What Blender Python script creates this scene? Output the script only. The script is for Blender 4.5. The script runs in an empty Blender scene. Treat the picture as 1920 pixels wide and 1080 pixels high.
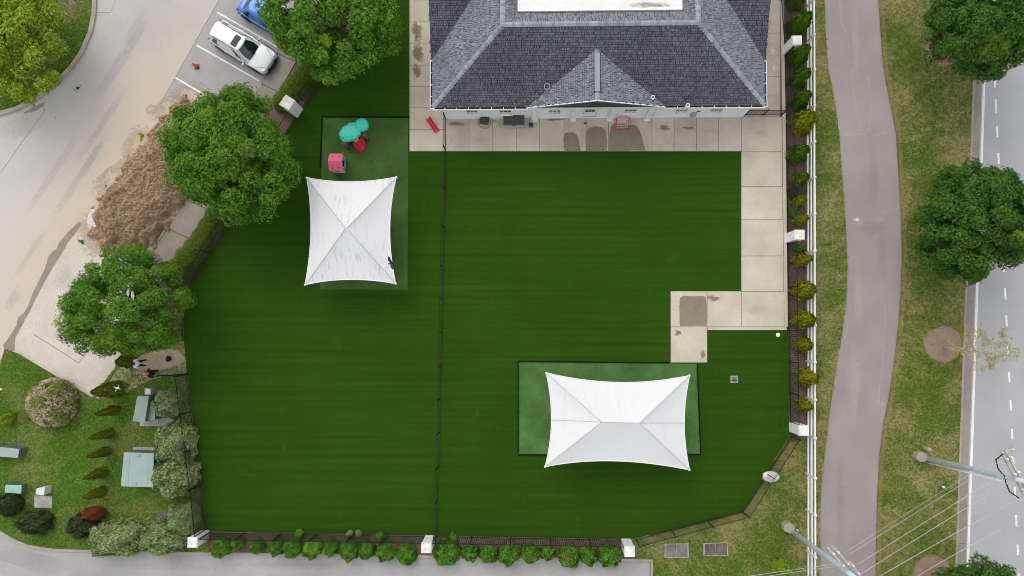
import bpy, bmesh, math, random
import numpy as np
from mathutils import Vector, Matrix
random.seed(7)
rad = math.radians

# ------------------------------------------------------------------ camera, sky, sun, exposure
scene = bpy.context.scene
CAM_H = 48.0
FPX = 1310.0                                   # focal length in photo pixels (1920 wide)
NADIR = (990.0, 612.0)                         # where straight-down falls in the photo
_n = Vector((-(NADIR[0]-960), (NADIR[1]-540), FPX)).normalized()      # world up seen from the camera frame
_wx = (Vector((1, 0, 0)) - _n * _n.x).normalized()
_wy = _n.cross(_wx)
ROT = Matrix((_wx, _wy, _n))                   # camera -> world
cam_d = bpy.data.cameras.new('camera')
cam_d.sensor_width = 36.0
cam_d.lens = 36.0 * FPX / 1920.0
cam_d.clip_start = 0.5
cam_d.clip_end = 5000
cam = bpy.data.objects.new('camera', cam_d)
scene.collection.objects.link(cam)
cam.matrix_world = Matrix.Translation((0, 0, CAM_H)) @ ROT.to_4x4()
scene.camera = cam

SUN_EL, SUN_AZ = rad(47), rad(-28)             # azimuth clockwise from +Y (top of the photo)
world = bpy.data.worlds.new('World')
scene.world = world
world.use_nodes = True
wn = world.node_tree
wn.nodes.clear()
sky = wn.nodes.new('ShaderNodeTexSky')
sky.sky_type = 'NISHITA'
sky.sun_disc = False
sky.sun_elevation = SUN_EL
sky.sun_rotation = SUN_AZ
sky.dust_density = 6.0
sky.air_density = 1.0
sky.ozone_density = 1.0
hs = wn.nodes.new('ShaderNodeHueSaturation')   # thin high cloud: a whiter sky
hs.inputs['Saturation'].default_value = 0.25
bg = wn.nodes.new('ShaderNodeBackground')
bg.inputs['Strength'].default_value = 0.15
wo = wn.nodes.new('ShaderNodeOutputWorld')
wn.links.new(sky.outputs[0], hs.inputs['Color'])
cl = wn.nodes.new('ShaderNodeMix')              # an even overcast deck with the sky's own glow in it
cl.data_type = 'RGBA'
cl.inputs[0].default_value = 0.72
cl.inputs[7].default_value = (5.6, 5.7, 5.9, 1)
wn.links.new(hs.outputs[0], cl.inputs[6])
wn.links.new(cl.outputs[2], bg.inputs['Color'])
wn.links.new(bg.outputs[0], wo.inputs['Surface'])

sun_d = bpy.data.lights.new('sun', 'SUN')
sun_d.energy = 0.7
sun_d.angle = rad(40)
sun_d.color = (1.0, 0.97, 0.92)
sun = bpy.data.objects.new('sun', sun_d)
scene.collection.objects.link(sun)
sd = Vector((math.sin(SUN_AZ)*math.cos(SUN_EL), math.cos(SUN_AZ)*math.cos(SUN_EL), math.sin(SUN_EL)))
sun.rotation_euler = sd.to_track_quat('Z', 'Y').to_euler()
sun.location = sd * 60

scene.view_settings.view_transform = 'Standard'
scene.view_settings.look = 'None'
scene.view_settings.gamma = 1
scene.view_settings.exposure = 0.32
scene.view_settings.use_curve_mapping = False
scene.cycles.filter_width = 0.9              # a crisp, sharpened picture like the photograph
scene.render.filter_size = 0.9

# ------------------------------------------------------------------ helpers
COL = scene.collection
SC = CAM_H / FPX                               # metres per photo pixel on the ground

def P(px, py, z=0.0):
    """ground-truth point: the spot at height z that the photo shows at pixel (px, py)"""
    d = ROT @ Vector((px-960, 540-py, -FPX))
    t = (z - CAM_H) / d.z
    return Vector((d.x*t, d.y*t, z))

def tag(o, label=None, cat=None, group=None, kind=None):
    if label: o['label'] = label
    if cat: o['category'] = cat
    if group: o['group'] = group
    if kind: o['kind'] = kind
    return o

def empty(name, loc, rz=0.0, label=None, cat=None, group=None):
    o = bpy.data.objects.new(name, None)
    o.empty_display_size = 0.2
    o.location = loc
    o.rotation_euler = (0, 0, rz)
    COL.objects.link(o)
    return tag(o, label, cat, group)

def link(name, me, mat=None, parent=None, smooth=False):
    if mat is not None and not me.materials:
        me.materials.append(mat)
    if smooth:
        me.polygons.foreach_set('use_smooth', [True]*len(me.polygons))
    o = bpy.data.objects.new(name, me)
    COL.objects.link(o)
    if parent is not None:
        o.parent = parent
    return o

class MB:
    """collects shapes and links them as one mesh object"""
    def __init__(s): s.v = []; s.f = []
    def add(s, vs, fs):
        b = len(s.v); s.v += [tuple(p) for p in vs]; s.f += [tuple(i+b for i in f) for f in fs]; return s
    def box(s, x0, y0, z0, x1, y1, z1):
        return s.add([(x0,y0,z0),(x1,y0,z0),(x1,y1,z0),(x0,y1,z0),(x0,y0,z1),(x1,y0,z1),(x1,y1,z1),(x0,y1,z1)],
                     [(0,3,2,1),(4,5,6,7),(0,1,5,4),(1,2,6,5),(2,3,7,6),(3,0,4,7)])
    def obox(s, c, L, W, z0, z1, a=0.0):
        ca, sa = math.cos(a), math.sin(a)
        q = [(-L/2,-W/2),(L/2,-W/2),(L/2,W/2),(-L/2,W/2)]
        q = [(c[0]+x*ca-y*sa, c[1]+x*sa+y*ca) for x, y in q]
        return s.prism(q, z0, z1)
    def prism(s, poly, z0, z1):
        a = sum(poly[i][0]*poly[(i+1) % len(poly)][1]-poly[(i+1) % len(poly)][0]*poly[i][1] for i in range(len(poly)))
        if a < 0: poly = poly[::-1]
        n = len(poly)
        return s.add([(p[0],p[1],z0) for p in poly]+[(p[0],p[1],z1) for p in poly],
                     [tuple(range(n-1,-1,-1)), tuple(range(n,2*n))]+[(i,(i+1) % n,n+(i+1) % n,n+i) for i in range(n)])
    def taper(s, c, L0, W0, L1, W1, z0, z1, a=0.0):
        ca, sa = math.cos(a), math.sin(a)
        def q(L, W, z): return [(c[0]+x*ca-y*sa, c[1]+x*sa+y*ca, z) for x, y in ((-L/2,-W/2),(L/2,-W/2),(L/2,W/2),(-L/2,W/2))]
        return s.add(q(L0,W0,z0)+q(L1,W1,z1), [(0,3,2,1),(4,5,6,7),(0,1,5,4),(1,2,6,5),(2,3,7,6),(3,0,4,7)])
    def tube(s, pts, r, n=8, cap=True, r1=None):
        pts = [Vector(p) for p in pts]
        m = len(pts); rings = []; prev = None
        for i, p in enumerate(pts):
            t = (pts[min(i+1,m-1)]-pts[max(i-1,0)]).normalized()
            a = Vector((0,0,1)) if abs(t.z) < 0.9 else Vector((1,0,0))
            u = t.cross(a).normalized() if prev is None else (prev - t*prev.dot(t)).normalized()
            prev = u
            w = t.cross(u)
            rr = r if r1 is None else r+(r1-r)*i/(m-1)
            rings.append([p+(u*math.cos(2*math.pi*k/n)+w*math.sin(2*math.pi*k/n))*rr for k in range(n)])
        vs = [q for g in rings for q in g]
        fs = [(i*n+k, i*n+(k+1) % n, (i+1)*n+(k+1) % n, (i+1)*n+k) for i in range(m-1) for k in range(n)]
        if cap: fs += [tuple(range(n-1,-1,-1)), tuple(range((m-1)*n, m*n))]
        return s.add(vs, fs)
    def lathe(s, prof, n=16, c=(0,0,0)):
        vs = [(c[0]+r*math.cos(2*math.pi*k/n), c[1]+r*math.sin(2*math.pi*k/n), c[2]+z) for r, z in prof for k in range(n)]
        m = len(prof)
        fs = [(i*n+k, i*n+(k+1) % n, (i+1)*n+(k+1) % n, (i+1)*n+k) for i in range(m-1) for k in range(n)]
        fs += [tuple(range(n-1,-1,-1)), tuple(range((m-1)*n, m*n))]
        return s.add(vs, fs)
    def ell(s, c, rx, ry, rz, n=12, m=8, a=0.0):
        ca, sa = math.cos(a), math.sin(a)
        vs = []; fs = []
        for j in range(m+1):
            th = math.pi*j/m - math.pi/2
            for k in range(n):
                x = rx*math.cos(th)*math.cos(2*math.pi*k/n); y = ry*math.cos(th)*math.sin(2*math.pi*k/n)
                vs.append((c[0]+x*ca-y*sa, c[1]+x*sa+y*ca, c[2]+rz*math.sin(th)))
        for j in range(m):
            for k in range(n):
                fs.append((j*n+k, j*n+(k+1) % n, (j+1)*n+(k+1) % n, (j+1)*n+k))
        return s.add(vs, fs)
    def grid(s, fn, nu, nv):
        vs = [fn(i/nu, j/nv) for j in range(nv+1) for i in range(nu+1)]
        return s.add(vs, [(j*(nu+1)+i, j*(nu+1)+i+1, (j+1)*(nu+1)+i+1, (j+1)*(nu+1)+i) for j in range(nv) for i in range(nu)])
    def mesh(s, name):
        me = bpy.data.meshes.new(name); me.from_pydata(s.v, [], s.f); me.update(); return me
    def build(s, name, mat, parent=None, smooth=False, bevel=0.0, seg=2, sub=0, kind=None):
        o = link(name, s.mesh(name), mat, parent, smooth)
        if bevel:
            b = o.modifiers.new('bevel', 'BEVEL'); b.width = bevel; b.segments = seg; b.limit_method = 'ANGLE'
        if sub:
            b = o.modifiers.new('sub', 'SUBSURF'); b.levels = sub; b.render_levels = sub
        if kind: o['kind'] = kind
        return o

def quad_mesh(name, V, nper=4):
    """V: (N, nper, 3) array -> one mesh of N separate faces"""
    V = np.ascontiguousarray(V, dtype=np.float32)
    n = V.shape[0]
    me = bpy.data.meshes.new(name)
    me.vertices.add(n*nper)
    me.vertices.foreach_set('co', V.reshape(-1))
    me.loops.add(n*nper)
    me.loops.foreach_set('vertex_index', np.arange(n*nper, dtype=np.int32))
    me.polygons.add(n)
    me.polygons.foreach_set('loop_start', np.arange(0, n*nper, nper, dtype=np.int32))
    me.polygons.foreach_set('loop_total', np.full(n, nper, dtype=np.int32))
    me.update(calc_edges=True)
    me.validate()
    return me

def copy_tree(o, parent=None, loc=None, rz=None, scale=None):
    c = o.copy()
    COL.objects.link(c)
    c.parent = parent
    if loc is not None: c.location = loc
    if rz is not None: c.rotation_euler = (0, 0, rz)
    if scale is not None: c.scale = scale
    for ch in list(o.children): copy_tree(ch, c)
    return c

def inside(pt, poly):
    x, y = pt; r = False; n = len(poly); j = n-1
    for i in range(n):
        xi, yi = poly[i][0], poly[i][1]; xj, yj = poly[j][0], poly[j][1]
        if (yi > y) != (yj > y) and x < (xj-xi)*(y-yi)/(yj-yi)+xi: r = not r
        j = i
    return r

def inside_np(X, Y, poly):
    r = np.zeros(X.shape, bool); n = len(poly); j = n-1
    for i in range(n):
        xi, yi = poly[i][0], poly[i][1]; xj, yj = poly[j][0], poly[j][1]
        if yi != yj:
            r ^= ((yi > Y) != (yj > Y)) & (X < (xj-xi)*(Y-yi)/(yj-yi)+xi)
        j = i
    return r

def W2(pts, z=0.0):
    return [tuple(P(x, y, z)[:2]) for x, y in pts]

def ordinal(i):
    return ['first','second','third','fourth','fifth','sixth','seventh','eighth','ninth','tenth','eleventh','twelfth','thirteenth','fourteenth','fifteenth','sixteenth','seventeenth'][i]

# ------------------------------------------------------------------ materials
def newmat(name):
    m = bpy.data.materials.new(name); m.use_nodes = True
    nt = m.node_tree; nt.nodes.clear()
    return m, nt, nt.nodes, nt.links

def noise(nt, scale, detail=4.0, rough=0.6, vec=None):
    n = nt.nodes.new('ShaderNodeTexNoise'); n.inputs['Scale'].default_value = scale
    n.inputs['Detail'].default_value = detail; n.inputs['Roughness'].default_value = rough
    if vec is not None: nt.links.new(vec, n.inputs['Vector'])
    return n.outputs['Fac']

def maprange(nt, val, a, b, c, d, smooth=False):
    n = nt.nodes.new('ShaderNodeMapRange')
    if smooth: n.interpolation_type = 'SMOOTHSTEP'
    for k, x in zip(('From Min','From Max','To Min','To Max'), (a,b,c,d)): n.inputs[k].default_value = x
    nt.links.new(val, n.inputs['Value'])
    return n.outputs['Result']

def mixcol(nt, fac, a, b, blend='MIX'):
    n = nt.nodes.new('ShaderNodeMix'); n.data_type = 'RGBA'; n.blend_type = blend
    if isinstance(fac, (int, float)): n.inputs[0].default_value = fac
    else: nt.links.new(fac, n.inputs[0])
    for s, x in ((n.inputs[6], a), (n.inputs[7], b)):
        if isinstance(x, (tuple, list)): s.default_value = (*x[:3], 1)
        else: nt.links.new(x, s)
    return n.outputs[2]

def math_n(nt, op, a, b=None):
    n = nt.nodes.new('ShaderNodeMath'); n.operation = op
    for i, x in enumerate((a, b)):
        if x is None: continue
        if isinstance(x, (int, float)): n.inputs[i].default_value = x
        else: nt.links.new(x, n.inputs[i])
    return n.outputs[0]

def pos(nt, scale=(1,1,1), rotz=0.0):
    g = nt.nodes.new('ShaderNodeNewGeometry')
    m = nt.nodes.new('ShaderNodeMapping'); m.inputs['Scale'].default_value = scale; m.inputs['Rotation'].default_value = (0,0,rotz)
    nt.links.new(g.outputs['Position'], m.inputs['Vector'])
    return m.outputs['Vector']

def island(nt):
    return nt.nodes.new('ShaderNodeNewGeometry').outputs['Random Per Island']

def finish(m, nt, color, rough=0.8, bump=None, bdist=0.01, metal=0.0, coat=0.0, spec=0.4):
    b = nt.nodes.new('ShaderNodeBsdfPrincipled')
    if isinstance(color, (tuple, list)): b.inputs['Base Color'].default_value = (*color[:3], 1)
    else: nt.links.new(color, b.inputs['Base Color'])
    if isinstance(rough, (int, float)): b.inputs['Roughness'].default_value = rough
    else: nt.links.new(rough, b.inputs['Roughness'])
    b.inputs['Metallic'].default_value = metal
    b.inputs['Coat Weight'].default_value = coat
    b.inputs['Specular IOR Level'].default_value = spec
    if bump is not None:
        bn = nt.nodes.new('ShaderNodeBump'); bn.inputs['Strength'].default_value = 1.0; bn.inputs['Distance'].default_value = bdist
        nt.links.new(bump, bn.inputs['Height']); nt.links.new(bn.outputs[0], b.inputs['Normal'])
    o = nt.nodes.new('ShaderNodeOutputMaterial'); nt.links.new(b.outputs[0], o.inputs['Surface'])
    return m

def surf(name, c, c2=None, rough=0.8, big=0.35, fine=9.0, fvar=0.25, bdist=0.0, metal=0.0, coat=0.0, spec=0.35):
    """colour c wandering to c2 in patches, with fine grain"""
    m, nt, N, L = newmat(name)
    c2 = c2 or tuple(x*0.8 for x in c)
    v = pos(nt)
    n1 = maprange(nt, noise(nt, big, 5, 0.6, v), 0.35, 0.65, 0, 1)
    n2 = noise(nt, fine, 3, 0.7, v)
    col = mixcol(nt, n1, c, c2)
    g = maprange(nt, n2, 0.25, 0.75, 1-fvar, 1+fvar)
    cc = nt.nodes.new('ShaderNodeVectorMath'); cc.operation = 'SCALE'
    L.new(col, cc.inputs[0]); L.new(g, cc.inputs['Scale'])
    return finish(m, nt, cc.outputs[0], rough, n2 if bdist else None, bdist, metal, coat, spec)

def plain(name, c, rough=0.6, metal=0.0, coat=0.0, spec=0.4):
    return surf(name, c, tuple(x*0.88 for x in c), rough, 1.2, 14.0, 0.06, 0.0, metal, coat, spec)

def leafmat(name, c1, c2, c3=None, trans=0.14, patch=0.7):
    m, nt, N, L = newmat(name)
    r = island(nt)
    col = mixcol(nt, r, c1, c2)
    if c3:
        p = maprange(nt, noise(nt, patch, 3, 0.6, pos(nt)), 0.55, 0.75, 0, 0.8)
        col = mixcol(nt, p, col, c3)
    d = N.new('ShaderNodeBsdfDiffuse'); t = N.new('ShaderNodeBsdfTranslucent'); g = N.new('ShaderNodeBsdfGlossy')
    g.inputs['Roughness'].default_value = 0.5
    g.inputs['Color'].default_value = (0.9,0.95,0.9,1)
    L.new(col, d.inputs['Color']); L.new(col, t.inputs['Color'])
    mx = N.new('ShaderNodeMixShader'); mx.inputs[0].default_value = trans
    L.new(d.outputs[0], mx.inputs[1]); L.new(t.outputs[0], mx.inputs[2])
    m2 = N.new('ShaderNodeMixShader'); m2.inputs[0].default_value = 0.012
    L.new(mx.outputs[0], m2.inputs[1]); L.new(g.outputs[0], m2.inputs[2])
    o = N.new('ShaderNodeOutputMaterial'); L.new(m2.outputs[0], o.inputs['Surface'])
    return m

def grassmat(name, c1, c2, dry, lo=0.45, hi=0.7, per_island=True):
    m, nt, N, L = newmat(name)
    v = pos(nt)
    p1 = noise(nt, 0.28, 5, 0.65, v); p2 = noise(nt, 2.2, 3, 0.6, v)
    p = math_n(nt, 'ADD', math_n(nt, 'MULTIPLY', p1, 0.7), math_n(nt, 'MULTIPLY', p2, 0.3))
    r = island(nt) if per_island else noise(nt, 14.0, 3, 0.8, v)
    col = mixcol(nt, r, c1, c2)
    if per_island:
        p = math_n(nt, 'ADD', p, math_n(nt, 'MULTIPLY', math_n(nt, 'SUBTRACT', noise(nt, 9.0, 2, 0.6, v), 0.5), 0.35))
    col = mixcol(nt, maprange(nt, p, lo, hi, 0, 1), col, dry)
    return finish(m, nt, col, 0.9, None, 0, 0, 0, 0.03)

def softstain(name, c, c2, dens=0.8):
    m, nt, N, L = newmat(name)
    tc = N.new('ShaderNodeTexCoord'); sb = N.new('ShaderNodeVectorMath'); sb.operation = 'SUBTRACT'
    L.new(tc.outputs['Generated'], sb.inputs[0]); sb.inputs[1].default_value = (0.5,0.5,0)
    ml = N.new('ShaderNodeVectorMath'); ml.operation = 'MULTIPLY'; L.new(sb.outputs[0], ml.inputs[0]); ml.inputs[1].default_value = (1,1,0)
    ln = N.new('ShaderNodeVectorMath'); ln.operation = 'LENGTH'; L.new(ml.outputs[0], ln.inputs[0])
    n = math_n(nt, 'ADD', noise(nt, 4.5, 5, 0.75, pos(nt)), math_n(nt, 'MULTIPLY', ln.outputs['Value'], -1.15))
    a = maprange(nt, n, 0.0, 0.35, 0, dens)
    col = mixcol(nt, noise(nt, 2.5, 4, 0.6, pos(nt)), c, c2)
    finish(m, nt, col, 0.95, None, 0, 0, 0, 0.0)
    b = next(x for x in N if x.type == 'BSDF_PRINCIPLED'); L.new(a, b.inputs['Alpha'])
    return m
MAT = {}
def build_mats():
    A = MAT
    # turf: dark green carpet in faint rolls
    m, nt, N, L = newmat('artificial_turf')
    v = pos(nt); vs = pos(nt, (0.05, 1.0, 1.0))
    st = noise(nt, 3.2, 5, 0.75, pos(nt, (0.02, 1.0, 1.0))); bl = noise(nt, 0.16, 4, 0.6, v); fi = noise(nt, 22, 3, 0.8, v)
    col = mixcol(nt, maprange(nt, bl, 0.35, 0.7, 0, 1), (0.0245,0.066,0.0058), (0.0310,0.079,0.0075))
    col = mixcol(nt, maprange(nt, st, 0.40, 0.62, 0, 0.7), col, (0.0190,0.056,0.0050))
    pat = noise(nt, 0.9, 4, 0.7, pos(nt, (1.0, 0.35, 1), 0.2))
    col = mixcol(nt, maprange(nt, pat, 0.62, 0.8, 0, 0.35), col, (0.055,0.125,0.013))
    g = maprange(nt, fi, 0.2, 0.8, 0.8, 1.2)
    sc = N.new('ShaderNodeVectorMath'); sc.operation = 'SCALE'; L.new(col, sc.inputs[0]); L.new(g, sc.inputs['Scale'])
    A['turf'] = finish(m, nt, sc.outputs[0], 0.95, fi, 0.012, 0, 0, 0.0)
    A['pad'] = surf('play_pad_turf', (0.052,0.125,0.030), (0.090,0.185,0.055), 0.95, 0.45, 16, 0.3, 0.01, spec=0.1)
    A['pad_b'] = surf('worn_pad_turf', (0.042,0.098,0.020), (0.080,0.150,0.038), 0.95, 0.4, 16, 0.3, 0.01, spec=0.1)
    A['edging'] = plain('black_edging', (0.008,0.010,0.010), 0.8, spec=0.1)
    A['slab'] = surf('patio_concrete', (0.56,0.50,0.405), (0.46,0.405,0.32), 0.9, 0.45, 11, 0.10, 0.002)
    A['slab_old'] = surf('patio_concrete_old', (0.51,0.455,0.37), (0.41,0.365,0.29), 0.9, 0.8, 11, 0.13, 0.002)
    A['kerb'] = surf('kerb_concrete', (0.42,0.37,0.29), (0.32,0.28,0.22), 0.9, 0.9, 10, 0.15, 0.002)
    A['wet'] = surf('damp_concrete', (0.25,0.20,0.145), (0.205,0.165,0.12), 0.55, 0.9, 11, 0.12)
    A['algae'] = softstain('stained_concrete', (0.20,0.155,0.095), (0.30,0.24,0.16))
    A['pale_film'] = softstain('pale_film', (0.60,0.58,0.55), (0.52,0.50,0.47), 0.32)
    A['white_film'] = softstain('white_film', (0.72,0.72,0.72), (0.58,0.62,0.62), 0.8)
    A['dark_film'] = softstain('dark_film', (0.25,0.235,0.225), (0.31,0.29,0.28), 0.12)
    A['turf_film'] = softstain('flattened_turf', (0.042,0.110,0.008), (0.034,0.092,0.006), 0.5)
    A['rust_film'] = softstain('rust_film', (0.30,0.22,0.16), (0.45,0.38,0.32), 0.6)
    A['fleck'] = softstain('dust_film', (0.55,0.43,0.29), (0.50,0.40,0.28), 0.95)
    # path: old asphalt, pinkish grey
    A['path'] = surf('path_asphalt', (0.315,0.282,0.272), (0.26,0.234,0.228), 0.9, 0.25, 16, 0.17, 0.003)
    A['path_patch'] = surf('path_overlay', (0.285,0.26,0.255), (0.25,0.232,0.23), 0.9, 0.4, 16, 0.17, 0.003)
    A['chalk'] = surf('path_scuff', (0.47,0.44,0.43), (0.40,0.37,0.36), 0.95, 4, 22, 0.3)
    A['road'] = surf('road_asphalt', (0.40,0.40,0.405), (0.35,0.35,0.36), 0.9, 0.22, 18, 0.16, 0.003)
    A['gutter'] = surf('gutter_concrete', (0.30,0.265,0.25), (0.24,0.215,0.20), 0.9, 0.6, 14, 0.2, 0.002)
    A['paint'] = surf('road_paint', (0.80,0.80,0.79), (0.68,0.68,0.67), 0.7, 3, 20, 0.08)
    A['drive'] = surf('driveway_concrete', (0.40,0.385,0.385), (0.31,0.295,0.29), 0.9, 0.18, 9, 0.12, 0.002)
    # parking lot: grey concrete with a trail of tan dust
    m, nt, N, L = newmat('lot_concrete')
    v = pos(nt)
    a = P(330, 150); b = P(60, 560)
    d = (b-a); d.normalize()
    nx, ny = -d.y, d.x
    if nx > 0: nx, ny = -nx, -ny          # points to the left (grey) side
    off = a.x*nx + a.y*ny
    dt = N.new('ShaderNodeVectorMath'); dt.operation = 'DOT_PRODUCT'; L.new(v, dt.inputs[0]); dt.inputs[1].default_value = (nx, ny, 0)
    dist = math_n(nt, 'SUBTRACT', dt.outputs['Value'], off)
    al = math.atan2(d.y, d.x)
    along = N.new('ShaderNodeVectorMath'); along.operation = 'DOT_PRODUCT'; L.new(v, along.inputs[0]); along.inputs[1].default_value = (d.x, d.y, 0)
    alo = math_n(nt, 'SUBTRACT', along.outputs['Value'], a.x*d.x+a.y*d.y)
    strk = noise(nt, 1.0, 4, 0.6, pos(nt, (0.12, 2.2, 1), -al))
    wob = noise(nt, 0.5, 4, 0.6, v)
    dd = math_n(nt, 'ADD', dist, math_n(nt, 'MULTIPLY', math_n(nt, 'SUBTRACT', math_n(nt, 'ADD', strk, wob), 1.0), 3.4))
    dust = maprange(nt, dd, -0.3, 6.2, 1, 0, True)
    fade = maprange(nt, alo, -9.0, 2.0, 0, 1, True)
    fade2 = maprange(nt, alo, 14.0, 24.0, 1, 0.5, True)
    dust = math_n(nt, 'MULTIPLY', math_n(nt, 'MULTIPLY', dust, fade), fade2)
    n1 = maprange(nt, noise(nt, 0.16, 5, 0.6, v), 0.35, 0.65, 0, 1)
    base = mixcol(nt, n1, (0.50,0.482,0.47), (0.42,0.402,0.39))
    pale = maprange(nt, alo, 6.0, 18.0, 0, 0.85, True)
    base = mixcol(nt, pale, base, (0.53,0.50,0.47))
    col = mixcol(nt, math_n(nt, 'MULTIPLY', dust, 0.9), base, (0.56,0.46,0.345))
    f = noise(nt, 12, 3, 0.7, v)
    sc = N.new('ShaderNodeVectorMath'); sc.operation = 'SCALE'; L.new(col, sc.inputs[0]); L.new(maprange(nt, f, 0.25, 0.75, 0.9, 1.1), sc.inputs['Scale'])
    A['lot'] = finish(m, nt, sc.outputs[0], 0.9, f, 0.002, 0, 0, 0.3)
    A['bay'] = surf('parking_bay_asphalt', (0.40,0.38,0.375), (0.34,0.325,0.32), 0.92, 0.4, 14, 0.15, 0.002)
    A['apron'] = surf('apron_concrete', (0.60,0.55,0.48), (0.50,0.445,0.375), 0.9, 0.3, 8, 0.12, 0.002)
    A['walk'] = surf('sidewalk_concrete', (0.31,0.28,0.24), (0.25,0.225,0.19), 0.9, 0.5, 10, 0.14, 0.002)
    A['patch'] = surf('crack_filler', (0.235,0.195,0.155), (0.30,0.25,0.20), 0.9, 1.4, 14, 0.15)
    A['joint'] = plain('dark_joint', (0.15,0.13,0.11), 0.95)  # dark colour of paving joints and of the bed beneath the patio slabs
    A['oil'] = plain('oil_spot', (0.05,0.05,0.05), 0.7)
    A['powder'] = surf('spilt_mortar', (0.66,0.64,0.65), (0.50,0.47,0.45), 0.95, 2.5, 9, 0.25, 0.01)
    A['dust'] = softstain('tan_dust', (0.56,0.46,0.345), (0.48,0.40,0.31), 1.0)
    A['soil'] = surf('bare_soil', (0.37,0.285,0.20), (0.45,0.37,0.27), 0.95, 0.7, 8, 0.3, 0.02)
    A['pile'] = surf('clay_soil', (0.37,0.255,0.16), (0.27,0.18,0.108), 0.95, 0.7, 5.0, 0.35, 0.03)
    A['mulch'] = surf('bark_mulch', (0.19,0.12,0.098), (0.125,0.078,0.065), 0.95, 0.8, 13, 0.5, 0.02)
    A['ringmulch'] = surf('dry_mulch', (0.30,0.215,0.16), (0.24,0.165,0.12), 0.95, 1.2, 13, 0.35, 0.02)
    A['chips'] = leafmat('mulch_chips', (0.09,0.052,0.042), (0.27,0.165,0.135), None, 0.0)
    A['lawn'] = grassmat('lawn_soil', (0.05,0.09,0.013), (0.11,0.15,0.028), (0.24,0.205,0.085), 0.46, 0.68, per_island=False)
    A['lawn_l'] = grassmat('lawn_soil_green', (0.045,0.10,0.012), (0.09,0.15,0.022), (0.19,0.18,0.07), 0.48, 0.70, per_island=False)
    A['blade'] = grassmat('grass_blades', (0.055,0.11,0.012), (0.19,0.27,0.045), (0.42,0.36,0.16), 0.42, 0.63)
    A['blade_l'] = grassmat('grass_blades_green', (0.055,0.135,0.012), (0.18,0.33,0.045), (0.34,0.34,0.13), 0.49, 0.70)
    A['blade_y'] = grassmat('grass_blades_dry', (0.22,0.19,0.07), (0.33,0.27,0.12), (0.36,0.29,0.14), 0.3, 0.7)
    # vegetation
    A['leaf_a'] = leafmat('tree_leaves', (0.02, 0.075, 0.005), (0.135, 0.305, 0.02), (0.24, 0.38, 0.025))
    A['leaf_lime'] = leafmat('lime_leaves', (0.09, 0.165, 0.008), (0.34, 0.48, 0.03), (0.15, 0.23, 0.02))
    A['leaf_maple'] = leafmat('maple_leaves', (0.012, 0.05, 0.007), (0.085, 0.19, 0.018), (0.19, 0.29, 0.022))
    A['leaf_sparse'] = leafmat('thin_leaves', (0.22,0.20,0.05), (0.46,0.36,0.10), None)
    A['leaf_box'] = leafmat('bush_leaves', (0.035, 0.125, 0.012), (0.14, 0.31, 0.03), (0.24, 0.42, 0.035))
    A['leaf_gold'] = leafmat('golden_conifer', (0.16, 0.2, 0.008), (0.4, 0.42, 0.02), None)
    A['leaf_cone'] = leafmat('green_conifer', (0.045, 0.125, 0.008), (0.16, 0.3, 0.018), None)
    A['leaf_conedark'] = leafmat('dark_conifer', (0.07, 0.10, 0.010), (0.27, 0.31, 0.03), None)
    A['leaf_sage'] = leafmat('sage_leaves', (0.08, 0.135, 0.035), (0.38, 0.47, 0.20), None)
    A['leaf_dark'] = leafmat('dark_bush_leaves', (0.022, 0.04, 0.014), (0.07, 0.1, 0.036), None)
    A['leaf_red'] = leafmat('red_bush_leaves', (0.13, 0.03, 0.018), (0.3, 0.085, 0.045), None)
    A['leaf_hedge'] = leafmat('hedge_leaves', (0.04, 0.1, 0.007), (0.18, 0.27, 0.018), None)
    A['leaf_olive'] = leafmat('olive_leaves', (0.10,0.14,0.02), (0.28,0.31,0.07), None)
    A['blossom'] = leafmat('blossoms', (0.42,0.30,0.22), (0.68,0.55,0.46), None, 0.2)
    A['brown_leaf'] = leafmat('withered_leaves', (0.22,0.07,0.02), (0.40,0.17,0.06), None, 0.2)
    A['bark'] = surf('bark', (0.13,0.105,0.08), (0.08,0.065,0.05), 0.95, 3, 20, 0.3, 0.02)
    A['bark_grey'] = surf('bark_grey', (0.58,0.56,0.53), (0.48,0.46,0.43), 0.95, 3, 20, 0.2, 0.01)
    # building
    # weathered shingles; slopes that face down the picture get a darker, more streaked set
    for nm, cs, lo in (('shingle', ((0.125,0.129,0.146),(0.19,0.195,0.218),(0.22,0.226,0.25),(0.265,0.272,0.30)), 0.0), ('shingle_dark', ((0.062,0.063,0.073),(0.090,0.091,0.103),(0.107,0.108,0.121),(0.135,0.137,0.153)), 0.6)):
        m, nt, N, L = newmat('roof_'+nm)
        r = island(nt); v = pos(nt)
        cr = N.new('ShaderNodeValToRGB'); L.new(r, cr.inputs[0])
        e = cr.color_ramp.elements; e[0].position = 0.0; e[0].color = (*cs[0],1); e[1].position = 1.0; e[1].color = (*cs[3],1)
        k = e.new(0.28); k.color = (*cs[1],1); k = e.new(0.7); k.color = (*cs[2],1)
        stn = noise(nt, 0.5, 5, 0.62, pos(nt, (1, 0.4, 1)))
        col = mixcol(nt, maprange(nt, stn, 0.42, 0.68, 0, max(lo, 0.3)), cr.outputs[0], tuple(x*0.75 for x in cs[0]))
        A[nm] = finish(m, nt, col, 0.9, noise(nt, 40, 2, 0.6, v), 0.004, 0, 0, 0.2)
    A['deck'] = plain('roof_underlay', (0.03,0.03,0.034), 0.95, spec=0.1)
    A['cap'] = leafmat('ridge_shingles', (0.21,0.218,0.24), (0.34,0.352,0.38), None, 0.0)
    A['gable_shingle'] = leafmat('gable_shingles', (0.040,0.041,0.05), (0.115,0.117,0.13), None, 0.0)
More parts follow.
